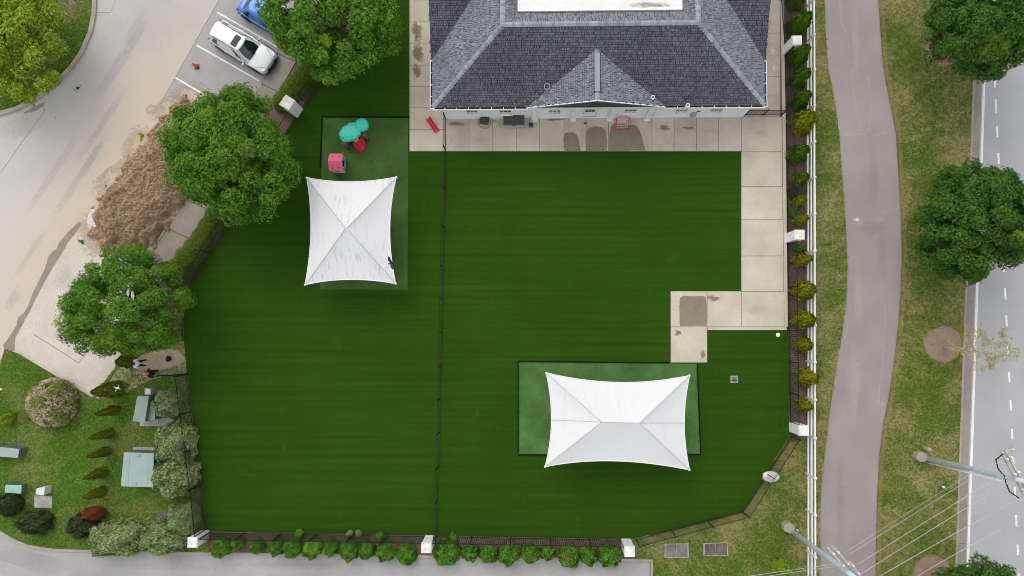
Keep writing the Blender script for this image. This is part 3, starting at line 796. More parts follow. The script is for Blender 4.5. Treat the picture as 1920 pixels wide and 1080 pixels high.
# faint marks that the surfaces carry
def mark(name, c, rx, ry, z, mat, rot, parent, seed):
    o = dirt_patch(name, c, rx, ry, z, mat, seed, parent, 28, 0.12, rot)
    if parent and parent.type == 'EMPTY': o.matrix_parent_inverse = parent.matrix_basis.inverted()
trk = math.atan2(560-150, 60-330)
for i, (c, rx, ry, mt, rot) in enumerate([((40,238),52,22,'pale_film',-0.4),((150,330),150,7,'pale_film',trk),((95,330),150,6,'pale_film',trk),((190,235),130,6,'pale_film',trk),((60,470),90,5,'dark_film',trk),((215,130),110,10,'dark_film',trk),((255,60),60,14,'dark_film',trk),((25,560),40,9,'pale_film',trk),((120,520),24,30,'pale_film',0.5),((285,205),18,10,'dust',-0.6),((170,300),70,5,'dark_film',trk)]):
    mark('surface_mark', c, rx, ry, -0.0905+0.0004*i, mt, rot, lot, 400+i)
for i, (c, rx, ry, mt, rot) in enumerate([((1020,1066),110,14,'pale_film',0.02),((560,1060),160,9,'dark_film',0.0),((1150,1070),60,16,'pale_film',0),((60,1050),120,18,'dark_film',0.25),((300,1062),120,8,'pale_film',0.05),((820,1058),60,6,'dark_film',0.0)]):
    mark('surface_mark', c, rx, ry, -0.0865+0.0004*i, mt, rot, road_b, 430+i)
for i, (c, rx, ry, mt, rot) in enumerate([((1632,428),34,14,'dark_film',-0.5),((1610,560),16,90,'pale_film',0.05),((1600,720),14,110,'pale_film',0.1),((1575,930),10,110,'dark_film',0.0),((1640,330),12,80,'dark_film',-0.05),((1655,470),10,60,'dark_film',0),((1605,80),12,90,'pale_film',-0.08),((1606,412),10,5,'white_film',0.3)]):
    mark('surface_mark', c, rx, ry, 0.0185+0.0004*i, mt, rot, path, 450+i)
for i, (c, rx, ry, mt, rot) in enumerate([((1449,95),9,14,'white_film',0),((1452,128),8,12,'white_film',0.4),((1440,40),8,24,'dark_film',0),((1428,250),16,10,'dark_film',0.3),((900,262),24,9,'dark_film',0),((1330,245),30,8,'dark_film',0),((1420,580),30,12,'dark_film',0.2)]):
    mark('surface_mark', c, rx, ry, 0.0725+0.0004*i, mt, rot, patio, 470+i)
for i, (c, rx, ry, rot) in enumerate([((1348,690),4,26,0.05),((1410,690),3,6,0),((1462,790),3,22,0.1),((905,304),9,4,0.2),((884,312),3,7,0),((700,770),60,5,0.1),((470,830),50,9,0.0),((460,880),40,8,0.3),((800,765),16,7,-0.5),((720,620),70,5,0),((920,800),50,14,0.4),((1000,950),60,12,0),((440,720),50,10,0.2),((615,480),4,60,0),((772,880),40,9,-0.2),((560,690),90,7,0.0),((1030,600),80,7,0),((560,560),3,70,0.0)]):
    mark('flattened_pile', c, rx, ry, 0.0312+0.0002*i, 'turf_film', rot, turf, 500+i)

# play pads
def pad(name, pts, mat, borders, z=0.045):
    root = slab_sheet(name, pts, z, MAT[mat], -0.1)
    for a, b in borders:
        A, B = P(*a, 0.1), P(*b, 0.1); d = B-A; ang = math.atan2(d.y, d.x)
        MB().obox(((A.x+B.x)/2, (A.y+B.y)/2), d.length, 0.075, -0.1, 0.11, ang).build('edging_board', MAT['edging'], root)
    return root
pad('play_pad', [(604,220),(765,221),(764,543),(600,543)], 'pad_b', [((603,219),(766,219)),((604,222),(600,314))])
pad('play_pad', [(972,679),(1307,682),(1313,852),(972,852)], 'pad', [((971,677.5),(1256,680)),((971.5,680),(971.5,850)),((971,853),(1025,853)),((1307.5,683),(1314,850)),((1287,852.5),(1315,852.5))])

# ------------------------------------------------------------------ building
def shingle_rows(poly3, mat, parent, name='shingles', expo=0.15, tabw=0.17, seed=1, margin=0.05, lift=0.012):
    """individual shingles over a planar polygon; poly3[0]->poly3[1] runs along the eave"""
    r = random.Random(seed)
    o = Vector(poly3[0]); u = (Vector(poly3[1])-o).normalized()
    nrm = None
    for p in poly3[2:]:
        w = Vector(p)-o
        if (w-u*w.dot(u)).length > 0.2:
            v = (w-u*w.dot(u)).normalized(); break
    nrm = u.cross(v)
    if nrm.z < 0: nrm = -nrm
    q2 = [((Vector(p)-o).dot(u), (Vector(p)-o).dot(v)) for p in poly3]
    umin = min(a for a, b in q2); umax = max(a for a, b in q2); vmax = max(b for a, b in q2)
    cu = sum(a for a, b in q2)/len(q2); cv = sum(b for a, b in q2)/len(q2)
    verts = []; faces = []
    k = 0; vv = -0.02
    while vv < vmax:
        uu = umin-r.uniform(0, tabw)
        while uu < umax:
            w = tabw*r.choice((0.6,0.8,1.0)); gap = r.choice((0.010,0.018,0.03))
            c = (uu+w/2, vv+expo/2)
            if inside(c, q2):
                t = lift+r.choice((0.010,0.014,0.022))
                b = len(verts)
                e = expo-0.014
                for (du, dv, dn) in ((0,0,0),(w-gap,0,0),(w-gap,e,0),(0,e,0),(0,0,t),(w-gap,0,t),(w-gap,e,lift*0.5),(0,e,lift*0.5)):
                    verts.append(tuple(o+u*(uu+du)+v*(vv+dv)+nrm*dn))
                faces += [(b+4,b+5,b+6,b+7),(b,b+1,b+5,b+4),(b+1,b+2,b+6,b+5),(b+3,b,b+4,b+7)]
            uu += w
        vv += expo; k += 1
    me = bpy.data.meshes.new(name); me.from_pydata(verts, [], faces); me.update()
    ob = link(name, me, mat, parent); ob['kind'] = 'stuff'
    return ob

def ridge_caps(a, b, mat, parent, w=0.16, drop=0.07, step=0.19, seed=3):
    a = Vector(a); b = Vector(b); d = b-a; L = d.length; d.normalize()
    s = d.cross(Vector((0,0,1))).normalized(); up = s.cross(d)
    if up.z < 0: up = -up
    m = MB(); k = 0.0; r = random.Random(seed)
    while k < L:
        e = min(k+step+0.03, L); t0 = 0.035+r.uniform(0,0.012); t1 = t0-0.012
        pts = []
        for (x, t) in ((k, t0), (e, t1)):
            c = a+d*x
            pts += [c-s*w+up*(t-drop), c+up*(t+0.02), c+s*w+up*(t-drop), c-s*w+up*(t-drop-0.03), c+s*w+up*(t-drop-0.03), c+up*(t-0.01)]
        m.add(pts, [(0,1,7,6),(1,2,8,7),(0,3,5,1),(1,5,4,2),(0,6,9,3),(2,4,10,8)])
        k += step
    o = m.build('ridge_cap_shingles', mat, parent); o['kind'] = 'stuff'
    return o

def make_building():
    ZE, ZR, ZF = 3.75, 5.65, 5.27
    SW = P(811,199,ZE); SE = P(1434,199,ZE)
    ye = (SW.y+SE.y)/2; xw, xe = SW.x, SE.x
    run, runi = 4.6, 0.92
    yn = ye+24.0
    wy0 = P(1112,221,0).y; wx0 = P(836,221,0).x; wx1 = P(1392,221,0).x; wyn = yn-0.4
    root = empty('building', ((wx0+wx1)/2, wy0, 0), 0, 'white single storey building with grey shingled hip roof and small front gable', 'building')
    pk = lambda o: o
    # walls with real openings in the front
    wins = []
    def win_x(px): return P(px, 207, 1.7).x
    W = 0.78
    for px in (885, 947.5, 1040, 1182.5, 1279, 1344): wins.append((win_x(px)-W/2, win_x(px)+W/2, 0.98, 2.45))
    dx = P(1106, 212, 1.2).x
    door = (dx-0.52, dx+0.52, 0.06, 2.35)
    ops = sorted(wins+[door])
    wall = MB(); t = 0.2; x = wx0; top = ZE-0.09
    for (a, b, z0, z1) in ops:
        wall.box(x, wy0, -0.1, a, wy0+t, top)
        wall.box(a, wy0, z1, b, wy0+t, top)
        if z0 > 0.1: wall.box(a, wy0, -0.1, b, wy0+t, z0)
        x = b
    wall.box(x, wy0, -0.1, wx1, wy0+t, top)
    wall.box(wx0, wy0+t, -0.1, wx0+t, wyn, top); wall.box(wx1-t, wy0+t, -0.1, wx1, wyn, top); wall.box(wx0+t, wyn-t, -0.1, wx1-t, wyn, top)
    wo_ = wall.build('wall', MAT['white'], root)
    # lap siding boards between openings would be under a pixel; a base board and band are built
    MB().box(wx0-0.02, wy0-0.025, 0.0, wx1+0.02, wy0-0.002, 0.16).build('base_board', MAT['trim'], root)
    MB().box(wx0+0.21, wy0+0.9, 0.0, wx1-0.21, wy0+1.0, ZE-0.2).build('inner_wall', MAT['blind'], root)
    for (a, b, z0, z1) in wins:
        f = MB(); fw = 0.06
        f.box(a-fw, wy0-0.03, z0-fw, a+0.02, wy0+0.06, z1+fw); f.box(b-0.02, wy0-0.03, z0-fw, b+fw, wy0+0.06, z1+fw)
        f.box(a+0.02, wy0-0.03, z1-0.02, b-0.02, wy0+0.06, z1+fw); f.box(a+0.02, wy0-0.03, z0-fw, b-0.02, wy0+0.06, z0+0.02)
        w = f.build('window', MAT['trim'], root)
        MB().box(a-0.09, wy0-0.10, z0-0.10, b+0.09, wy0-0.032, z0-0.062).build('sill', MAT['trim'], w)
        cw = (b-a-0.04)/3; rh = (z1-z0-0.04)/4
        for i in range(3):
            for j in range(4):
                MB().box(a+0.02+i*cw+0.018, wy0+0.03, z0+0.02+j*rh+0.018, a+0.02+(i+1)*cw-0.018, wy0+0.04, z0+0.02+(j+1)*rh-0.018).build('pane', MAT['glass'] if j >= 1 else MAT['blind'], w)
        mu = MB()
        for i in (1,2): mu.box(a+0.02+i*cw-0.016, wy0+0.0, z0+0.02, a+0.02+i*cw+0.016, wy0+0.045, z1-0.02)
        for j in (1,2,3): mu.box(a+0.022, wy0+0.002, z0+0.02+j*rh-0.016, b-0.022, wy0+0.043, z0+0.02+j*rh+0.016)
        mu.build('muntins', MAT['trim'], w)
    a, b, z0, z1 = door
    d = MB().box(a+0.03, wy0+0.06, z0, b-0.03, wy0+0.11, z1-0.03).build('door', MAT['trim'], root, bevel=0.006, seg=1)
    for i in range(3):
        for j in range(3):
            MB().box(a+0.2+i*0.22, wy0+0.045, 1.15+j*0.33, a+0.39+i*0.22, wy0+0.058, 1.42+j*0.33).build('pane', MAT['glass'], d)
    MB().lathe([(0.03,0),(0.035,0.03),(0.02,0.06)], 10, (a+0.12, wy0+0.02, 1.0)).build('handle', MAT['car_black'], d)
    f = MB().box(a-0.07, wy0-0.03, 0.06, a+0.03, wy0+0.05, z1+0.07).box(b-0.03, wy0-0.03, 0.06, b+0.07, wy0+0.05, z1+0.07).box(a+0.03, wy0-0.03, z1-0.03, b-0.03, wy0+0.05, z1+0.07)
    f.build('door_frame', MAT['trim'], root)
    for px in (1002, 1074, 1143.5, 1212.5):
        cx = P(px, 226, 0).x
        c = MB().box(cx-0.17, wy0-0.24, 0.17, cx+0.17, wy0-0.03, ZE-0.3).build('column', MAT['trim'], root, bevel=0.01, seg=1)
        MB().box(cx-0.21, wy0-0.28, 0.05, cx+0.21, wy0-0.03, 0.17).build('base', MAT['trim'], c)
        MB().box(cx-0.21, wy0-0.28, ZE-0.3, cx+0.21, wy0-0.03, ZE-0.12).build('capital', MAT['trim'], c)
    # roof shell
    R0 = [(xw,ye),(xe,ye),(xe,yn),(xw,yn)]
    R1 = [(xw+run,ye+run),(xe-run,ye+run),(xe-run,yn-run),(xw+run,yn-run)]
    ri = run+runi
    R2 = [(xw+ri,ye+ri),(xe-ri,ye+ri),(xe-ri,yn-ri),(xw+ri,yn-ri)]
    sh = MB()
    vs = [(x,y,ZE-0.06) for x, y in R0]+[(x,y,ZE) for x, y in R0]+[(x,y,ZR) for x, y in R1]+[(x,y,ZF) for x, y in R2]
    fs = [(3,2,1,0)]
    for k in range(3):
        for i in range(4): fs.append((4*k+i, 4*k+(i+1) % 4, 4*k+4+(i+1) % 4, 4*k+4+i))
    fs.append((12,13,14,15))
    sh.add(vs, fs)
    roof = sh.build('roof', MAT['deck'], root)
    V3 = lambda p, z: Vector((p[0], p[1], z))
    S = MAT['shingle']
    shingle_rows([V3(R0[0],ZE),V3(R0[1],ZE),V3(R1[1],ZR),V3(R1[0],ZR)], MAT['shingle_dark'], roof, seed=1)
    yc = ye+13.0                               # as far north as any view of the front reaches
    kz = lambda y: ZE
    shingle_rows([(xw,yc,ZE),(xw,ye,ZE),(xw+run,ye+run,ZR),(xw+run,yc,ZR)], S, roof, seed=2)
    shingle_rows([(xe,ye,ZE),(xe,yc,ZE),(xe-run,yc,ZR),(xe-run,ye+run,ZR)], S, roof, seed=3)
    shingle_rows([V3(R2[1],ZF),V3(R2[0],ZF),V3(R1[0],ZR),V3(R1[1],ZR)], S, roof, seed=4)
    shingle_rows([(R2[0][0],R2[0][1],ZF),(R2[0][0],yc,ZF),(R1[0][0],yc,ZR),(R1[0][0],R1[0][1],ZR)], S, roof, seed=5)
    shingle_rows([(R2[1][0],yc,ZF),(R2[1][0],R2[1][1],ZF),(R1[1][0],R1[1][1],ZR),(R1[1][0],yc,ZR)], S, roof, seed=6)
    C = MAT['cap']
    ridge_caps(V3(R0[0],ZE), V3(R1[0],ZR), C, roof, seed=11); ridge_caps(V3(R0[1],ZE), V3(R1[1],ZR), C, roof, seed=12)
    ridge_caps(V3(R1[0],ZR), V3(R1[1],ZR), C, roof, seed=13)
    ridge_caps(V3(R1[0],ZR), (R1[0][0],yc,ZR), C, roof, seed=14); ridge_caps(V3(R1[1],ZR), (R1[1][0],yc,ZR), C, roof, seed=15)
    fl = MB().box(R2[0][0]+0.02, R2[0][1]+0.02, ZF-0.3, R2[1][0]-0.02, R2[2][1]-0.02, ZF+0.12).build('flat_roof', MAT['membrane'], root)
    for c_, rx_, ry_, rt_ in (((1215,9),38,7,0.0),((1235,11),24,2,0.05)):
        o_ = dirt_patch('roof_stain', c_, rx_, ry_, ZF+0.1215, 'rust_film', 7, fl, 26, 0.3, rt_)
    fe = MB()
    x0_, x1_, y0_, y1_ = R2[0][0]+0.0, R2[1][0]-0.0, R2[0][1]+0.0, R2[2][1]
    fe.box(x0_, y0_, ZF, x1_, y0_+0.1, ZF+0.16); fe.box(x0_, y0_+0.1, ZF, x0_+0.1, y1_, ZF+0.16); fe.box(x1_-0.1, y0_+0.1, ZF, x1_, y1_, ZF+0.16)
    fe.build('roof_edge', MAT['trim'], fl)
    # front gable
    m = (ZR-ZE)/run
    xl = P(990,201,ZE).x; xr = P(1245,201,ZE).x; xm = P(1120,188,5.07).x
    zp = 5.07; yv = ye+(zp-ZE)/m; yf = ye-0.03
    gd = MB()
    gd.add([(xl,yf,ZE-0.05),(xr,yf,ZE-0.05),(xm,yf,zp),(xm,yv,zp),(xl,yf+0.3,ZE-0.05),(xr,yf+0.3,ZE-0.05)], [(0,1,2),(0,2,3,4),(1,5,3,2)])
    gab = gd.build('gable', MAT['deck'], root)
    shingle_rows([(xl,yf,ZE),(xl,yf+0.001,ZE),(xm,yf,zp),(xm,yv,zp)] if False else [(xl,yf,ZE),(xl,yv,ZE),(xm,yv,zp),(xm,yf,zp)], S, gab, seed=7)
    # trim each slope to the part that stands above the main roof
    shingle_rows([(xr,yf,ZE),(xr,yv,ZE),(xm,yv,zp),(xm,yf,zp)], S, gab, seed=8)
    for ob in gab.children:
        bm = bmesh.new(); bm.from_mesh(ob.data)
        kill = [v for v in bm.verts if v.co.z < ZE+(v.co.y-ye)*m-0.10]
        bmesh.ops.delete(bm, geom=kill, context='VERTS'); bm.to_mesh(ob.data); bm.free()
    # slanted slopes under the shingles reach the main roof
    ridge_caps((xm,yf,zp), (xm,yv,zp), C, gab, seed=16)
    rv = MB().box(xm-0.17, P(1120,172,zp).y, zp-0.03, xm+0.17, P(1120,100,zp).y, zp+0.065).build('ridge_vent', MAT['cap'], gab)
    rb = MB()
    ya, yb = P(1120,172,zp).y, P(1120,100,zp).y
    rb.box(xm-0.205, ya-0.03, zp-0.06, xm-0.172, yb+0.03, zp+0.05).box(xm+0.172, ya-0.03, zp-0.06, xm+0.205, yb+0.03, zp+0.05).box(xm-0.17, ya-0.035, zp-0.06, xm+0.17, ya-0.002, zp+0.05)
    rb.build('vent_rim', MAT['gunk'], gab)
    # gable wall shingled, rake boards
    gw = MB()
    for i in range(9):
        z0 = ZE+i*0.14
        f = (z0-ZE)/(zp-ZE)
        if f > 0.93: break
        a, b = xl+(xm-xl)*f+0.15, xr+(xm-xr)*f-0.15
        x = a; r = random.Random(i)
        while x < b:
            w = r.uniform(0.14,0.3); e = min(x+w, b)
            gw.box(x, yf-0.03-0.02*(0.9-f*0)-(0.0), z0, e-0.012, yf-0.004, z0+0.135)
            x = e
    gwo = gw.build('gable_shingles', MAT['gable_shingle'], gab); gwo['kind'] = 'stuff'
    for (xa) in (xl, xr):
        A = Vector((xa, yf-0.07, ZE+0.0)); B = Vector((xm, yf-0.07, zp+0.03))
        d = (B-A).normalized(); up = Vector((0,1,0)).cross(d); up = up if up.z > 0 else -up
        rk = MB(); q = []
        for p in (A, B):
            for s_, t_ in ((0,0),(0.05,0),(0.05,0.10),(0,0.10)): q.append(p+Vector((0,s_,0))+up*(t_-0.06))
        rk.add(q, [(0,1,2,3),(7,6,5,4),(0,4,5,1),(1,5,6,2),(2,6,7,3),(3,7,4,0)])
        rk.build('rake_board', MAT['trim'], gab)
    MB().box(xl, yf-0.10, ZE-0.28, xr, yf-0.02, ZE-0.07).build('fascia', MAT['trim'], root)
    # side gables, running out of the picture at the top
    for sgn, xo, yg in ((1, xw, P(811,112,ZE).y), (-1, xe, P(1434,112,ZE).y)):
        half = 4.24; zq = 5.07; ym = yg+half
        xo2 = xo-sgn*0.12; dv = (zq-ZE)/m
        gs = MB().add([(xo2,yg,ZE-0.04),(xo2,ym,zq-0.02),(xo+sgn*dv,ym,zq-0.02),(xo+sgn*0.05,yg,ZE-0.04),(xo2,ym+half,ZE-0.04),(xo+sgn*0.05,ym+half,ZE-0.04)],
                      [(0,3,2,1),(1,2,5,4),(0,1,4)])
        go_ = gs.build('side_gable', MAT['deck'], root)
        if sgn > 0: poly = [(xo2,yg,ZE),(xo+dv,yg,ZE),(xo+dv,ym,zq),(xo2,ym,zq)]
        else: poly = [(xo-dv,yg,ZE),(xo2,yg,ZE),(xo2,ym,zq),(xo-dv,ym,zq)]
        so = shingle_rows(poly, MAT['shingle_dark'], go_, seed=9+sgn)
        bm = bmesh.new(); bm.from_mesh(so.data)
        kill = [v for v in bm.verts if v.co.z < ZE+((v.co.x-xo)*sgn)*m-0.09]
        bmesh.ops.delete(bm, geom=kill, context='VERTS'); bm.to_mesh(so.data); bm.free()
    # gutters
    def gutter(ax, ay, bx_, by_):
        gb = MB(); wv = 0.17
        horiz = abs(bx_-ax) > abs(by_-ay)
        if horiz:
            gb.box(ax, ay-wv, ZE-0.15, bx_, ay-wv+0.035, ZE-0.01); gb.box(ax, ay-wv+0.035, ZE-0.15, bx_, ay-0.002, ZE-0.13)
            gb.box(ax, ay-wv+0.035, ZE-0.13, ax+0.02, ay-0.002, ZE-0.012); gb.box(bx_-0.02, ay-wv+0.035, ZE-0.13, bx_, ay-0.002, ZE-0.012)
        else:
            s = -1 if ax < 0 else 1
            xa, xb = sorted((ax+s*wv, ax+s*(wv-0.035))); xc, xd = sorted((ax+s*0.002, ax+s*(wv-0.035)))
            gb.box(xa, ay, ZE-0.15, xb, by_, ZE-0.01); gb.box(xc, ay, ZE-0.15, xd, by_, ZE-0.13)
            gb.box(xc, by_-0.02, ZE-0.13, xd, by_, ZE-0.012)
        go2 = gb.build('gutter', MAT['trim'], root)
        if horiz: MB().box(ax+0.03, ay-wv+0.037, ZE-0.128, bx_-0.03, ay-0.004, ZE-0.085).build('debris', MAT['gunk'], go2)
        else: MB().box(xc+0.002, ay+0.03, ZE-0.128, xd-0.002, by_-0.03, ZE-0.085).build('debris', MAT['gunk'], go2)
        L = abs(bx_-ax) if horiz else abs(by_-ay)
        n = int(L/0.75)
        for i in range(n+1):
            if horiz: xx = ax+0.05+(L-0.1)*i/n; MB().box(xx-0.02, ay-wv+0.03, ZE-0.03, xx+0.02, ay+0.01, ZE-0.006).build('hanger', MAT['trim'], go2)
            else:
                yy = ay+0.05+(L-0.1)*i/n; xs = sorted((ax+s*(wv-0.03), ax-s*0.01)); MB().box(xs[0], yy-0.02, ZE-0.03, xs[1], yy+0.02, ZE-0.006).build('hanger', MAT['trim'], go2)
    gutter(xw-0.0, ye, xl-0.02, ye); gutter(xr+0.02, ye, xe, ye)
    gutter(xw, ye-0.13, xw, P(811,113,ZE).y); gutter(xe, ye-0.13, xe, P(1434,113,ZE).y)
    fa = MB().box(xw+0.02, ye+0.004, ZE-0.22, xl-0.02, ye+0.04, ZE-0.065).box(xr+0.02, ye+0.004, ZE-0.22, xe-0.02, ye+0.04, ZE-0.065)
    fa.build('fascia', MAT['trim'], root)
    # downspouts at the gable ends
    for px in (997, 1222):
        c = P(px, 221, 0).x
        MB().box(c-0.04, wy0-0.09, 0.1, c+0.04, wy0-0.005, ZE-0.2).build('downspout', MAT['trim'], root)
    # vent pipes
    def pipe(px, py, r, zt):
        # find height on the roof under the pixel
        z = 4.2
        for _ in range(8):
            p = P(px, py, z); z = ZE+(p.y-ye)*m+zt
        p = P(px, py, z)
        MB().lathe([(r,-zt-0.15),(r,0.0),(r*0.72,0.0),(r*0.72,-0.28),(0.002,-0.281)], 20, tuple(p)).build('vent_pipe', MAT['trim'], root, smooth=False)
    pipe(1224.5, 181.5, 0.125, 0.30); pipe(1290, 196.5, 0.125, 0.32)
    z = 4.35; p = P(1026, 162, z)
    MB().lathe([(0.19,-0.45),(0.20,0.0),(0.165,0.0),(0.16,-0.30),(0.002,-0.301)], 22, tuple(p)).build('roof_vent', MAT['steel'], root)
    # meter box on the wall
    c = P(1300.5, 216, 0.9)
    mb = MB().box(c.x-0.17, wy0-0.16, 0.55, c.x+0.17, wy0-0.003, 1.15).build('meter_box', MAT['greyp'], root, bevel=0.02)
    MB().box(c.x+0.12, wy0-0.05, 1.3, c.x+0.34, wy0-0.003, 1.36).build('pipe_stub', MAT['car_black'], mb)
    MB().box(P(1270,216,1).x-0.1, wy0-0.03, 0.93, P(1270,216,1).x+0.1, wy0-0.003, 0.98).build('vent_slot', MAT['charcoal'], root)
    # re-seat children under the root
    for ch in root.children: ch.matrix_parent_inverse = root.matrix_basis.inverted()
make_building()

# ------------------------------------------------------------------ fences and pillars
def iron_fence(label, pts, h, name='iron_fence', group=None, pitch=0.125, post=2.42, pr=0.011, thin=False):
    q = [P(x, y, 0) for x, y in pts]
    root = empty(name, q[0], 0, label, 'fence', group)
    pk = MB()
    pw = 0.024 if thin else 0.032
    pm = MB().box(-pw,-pw,0,pw,pw,h+0.04).mesh('post')
    pm.materials.append(MAT['iron'])
    for i in range(len(q)-1):
        a, b = q[i], q[i+1]; d = b-a; L = d.length; ang = math.atan2(d.y, d.x); u = d/L
        mid = (a+b)/2
        for z in ((0.14, h-0.06) if thin else (0.14, h-0.10)):
            MB().obox((mid.x,mid.y), L, 0.034, z-0.014, z+0.014, ang).build('rail', MAT['iron'], root)
        n = max(1, round(L/post))
        for k in range(n+(i == len(q)-2)):
            p = a+u*(L*k/n)
            o = link('post', pm, None, root); o.location = p; o.rotation_euler = (0,0,ang)
        k = pitch
        while k < L-0.05:
            p = a+u*k; pk.obox((p.x,p.y), pr*2, pr*2, 0.06, h, ang); k += pitch
    pk.build('pickets', MAT['iron'], root)['kind'] = 'stuff'
    for ch in root.children:
        ch.matrix_parent_inverse = root.matrix_basis.inverted()
    return root
FH = 1.7
iron_fence('black iron picket fence along the bottom beds from left corner pillar to middle pillar', [(393,998),(796,1005)], FH)
iron_fence('black iron picket fence along the bottom beds from middle pillar to right pillar', [(812,1005),(1178,1012)], FH)
iron_fence('black iron fence angling past the pale stone at the lower right of the turf', [(1192,1011),(1325,975),(1391,958),(1482,818)], FH)
iron_fence('black iron fence beside the building at the upper right, above the top pillar', [(1460,-120),(1464,0),(1470,85)], FH)
iron_fence('black iron fence behind the right bed between the top and middle pillars', [(1471,106),(1473,220),(1476,430)], FH)
iron_fence('black iron fence behind the right bed between the middle pillar and the lowest one', [(1477,458),(1479,620),(1481,796)], FH)
iron_fence('black iron fence behind the hedge from the upper left pillar up past the tree', [(572,192),(602,150),(640,90),(760,-110)], FH)
iron_fence('black iron fence behind the hedge from the upper left pillar down to the gate gap', [(556,220),(434,412),(355,537),(343,600),(345,638)], FH)
iron_fence('black iron fence along the left edge of the turf beside the tall grey-green bushes', [(350,703),(377,909),(386,994)], FH)
iron_fence('open black iron gate leaf beside the person in black', [(350,701),(301,704)], 1.4, 'iron_gate', None, 0.11, 2.5)
iron_fence('short black iron fence between the building corner and the right bed', [(1395,216.5),(1464,216.5)], 1.25, 'iron_fence', None, 0.10, 1.25)
fd = iron_fence('black divider fence running down the middle of the turf', [(836,224),(835.8,283),(831,500),(824,810),(818,1001)], 1.55, 'divider_fence', None, 0.30, 2.42, 0.004, True)

def pillar(px, py, label, rot=0.0, h=1.85, w=0.62):
    c = P(px, py, h)
    root = empty('pillar', (c.x, c.y, 0), rot, label, 'pillar', None)
    MB().obox((0,0), w, w, -0.05, h-0.16).build('shaft', MAT['pillar'], root, bevel=0.01, seg=1)
    MB().obox((0,0), w+0.06, w+0.06, h-0.16, h-0.07).build('cap', MAT['pillar'], root, bevel=0.01, seg=1)
    MB().taper((0,0), w+0.03, w+0.03, w-0.02, w-0.02, h-0.07, h).build('cap_top', MAT['pillarcap'], root)
    return root
pillar(360,1018, 'white square pillar at the lower left corner beside the big grey-green bushes')
pillar(799,1028, 'white square pillar in the middle of the bottom fence')
pillar(1181,1035, 'white square pillar at the right end of the bottom fence')
pillar(1508,808, 'white square pillar at the right where the turf fence meets the white rail fence')
pillar(1500,440, 'white square pillar halfway down the right bed')
pillar(1495,75, 'white square pillar near the top of the right bed')
pillar(538,192, 'white square pillar at an angle between hedge and the upper left turf', rad(-33), 1.85, 0.78)

def rail_fence():
    a, b = P(1510.5,-120,0), P(1512.5,1200,0)
    root = empty('rail_fence', a, 0, 'long white three-rail fence between the right bed and the path', 'fence')
    tops = [-72,-4,64,130,197,265,332,400,470,541,610,679,750,822,897,967,1046,1120]
    hp = 1.55; base = []
    for ty in tops:
        p = P(1529.5, ty, hp); t = (p.y-a.y)/(b.y-a.y); base.append(Vector((a.x+(b.x-a.x)*t, p.y, 0)))
    pm = MB().taper((0,0),0.13,0.13,0.13,0.13,-0.1,hp-0.05).taper((0,0),0.17,0.17,0.17,0.17,hp-0.05,hp-0.02).taper((0,0),0.17,0.17,0.02,0.02,hp-0.02,hp+0.05).mesh('post')
    pm.materials.append(MAT['steel_white'])
    for p in base: o = link('post', pm, None, root); o.location = p
    for i in range(len(base)-1):
        p, q = base[i], base[i+1]; d = q-p; ang = math.atan2(d.y, d.x); mid = (p+q)/2
        for z in (0.30, 0.85, 1.40):
            MB().obox((mid.x+random.uniform(-0.012,0.012),mid.y), d.length-0.135, 0.095, z-0.07, z+0.07, ang+random.uniform(-0.003,0.003)).build('rail', MAT['steel_white'], root)
    settle(root)
    for ch in root.children: pass
rail_fence()

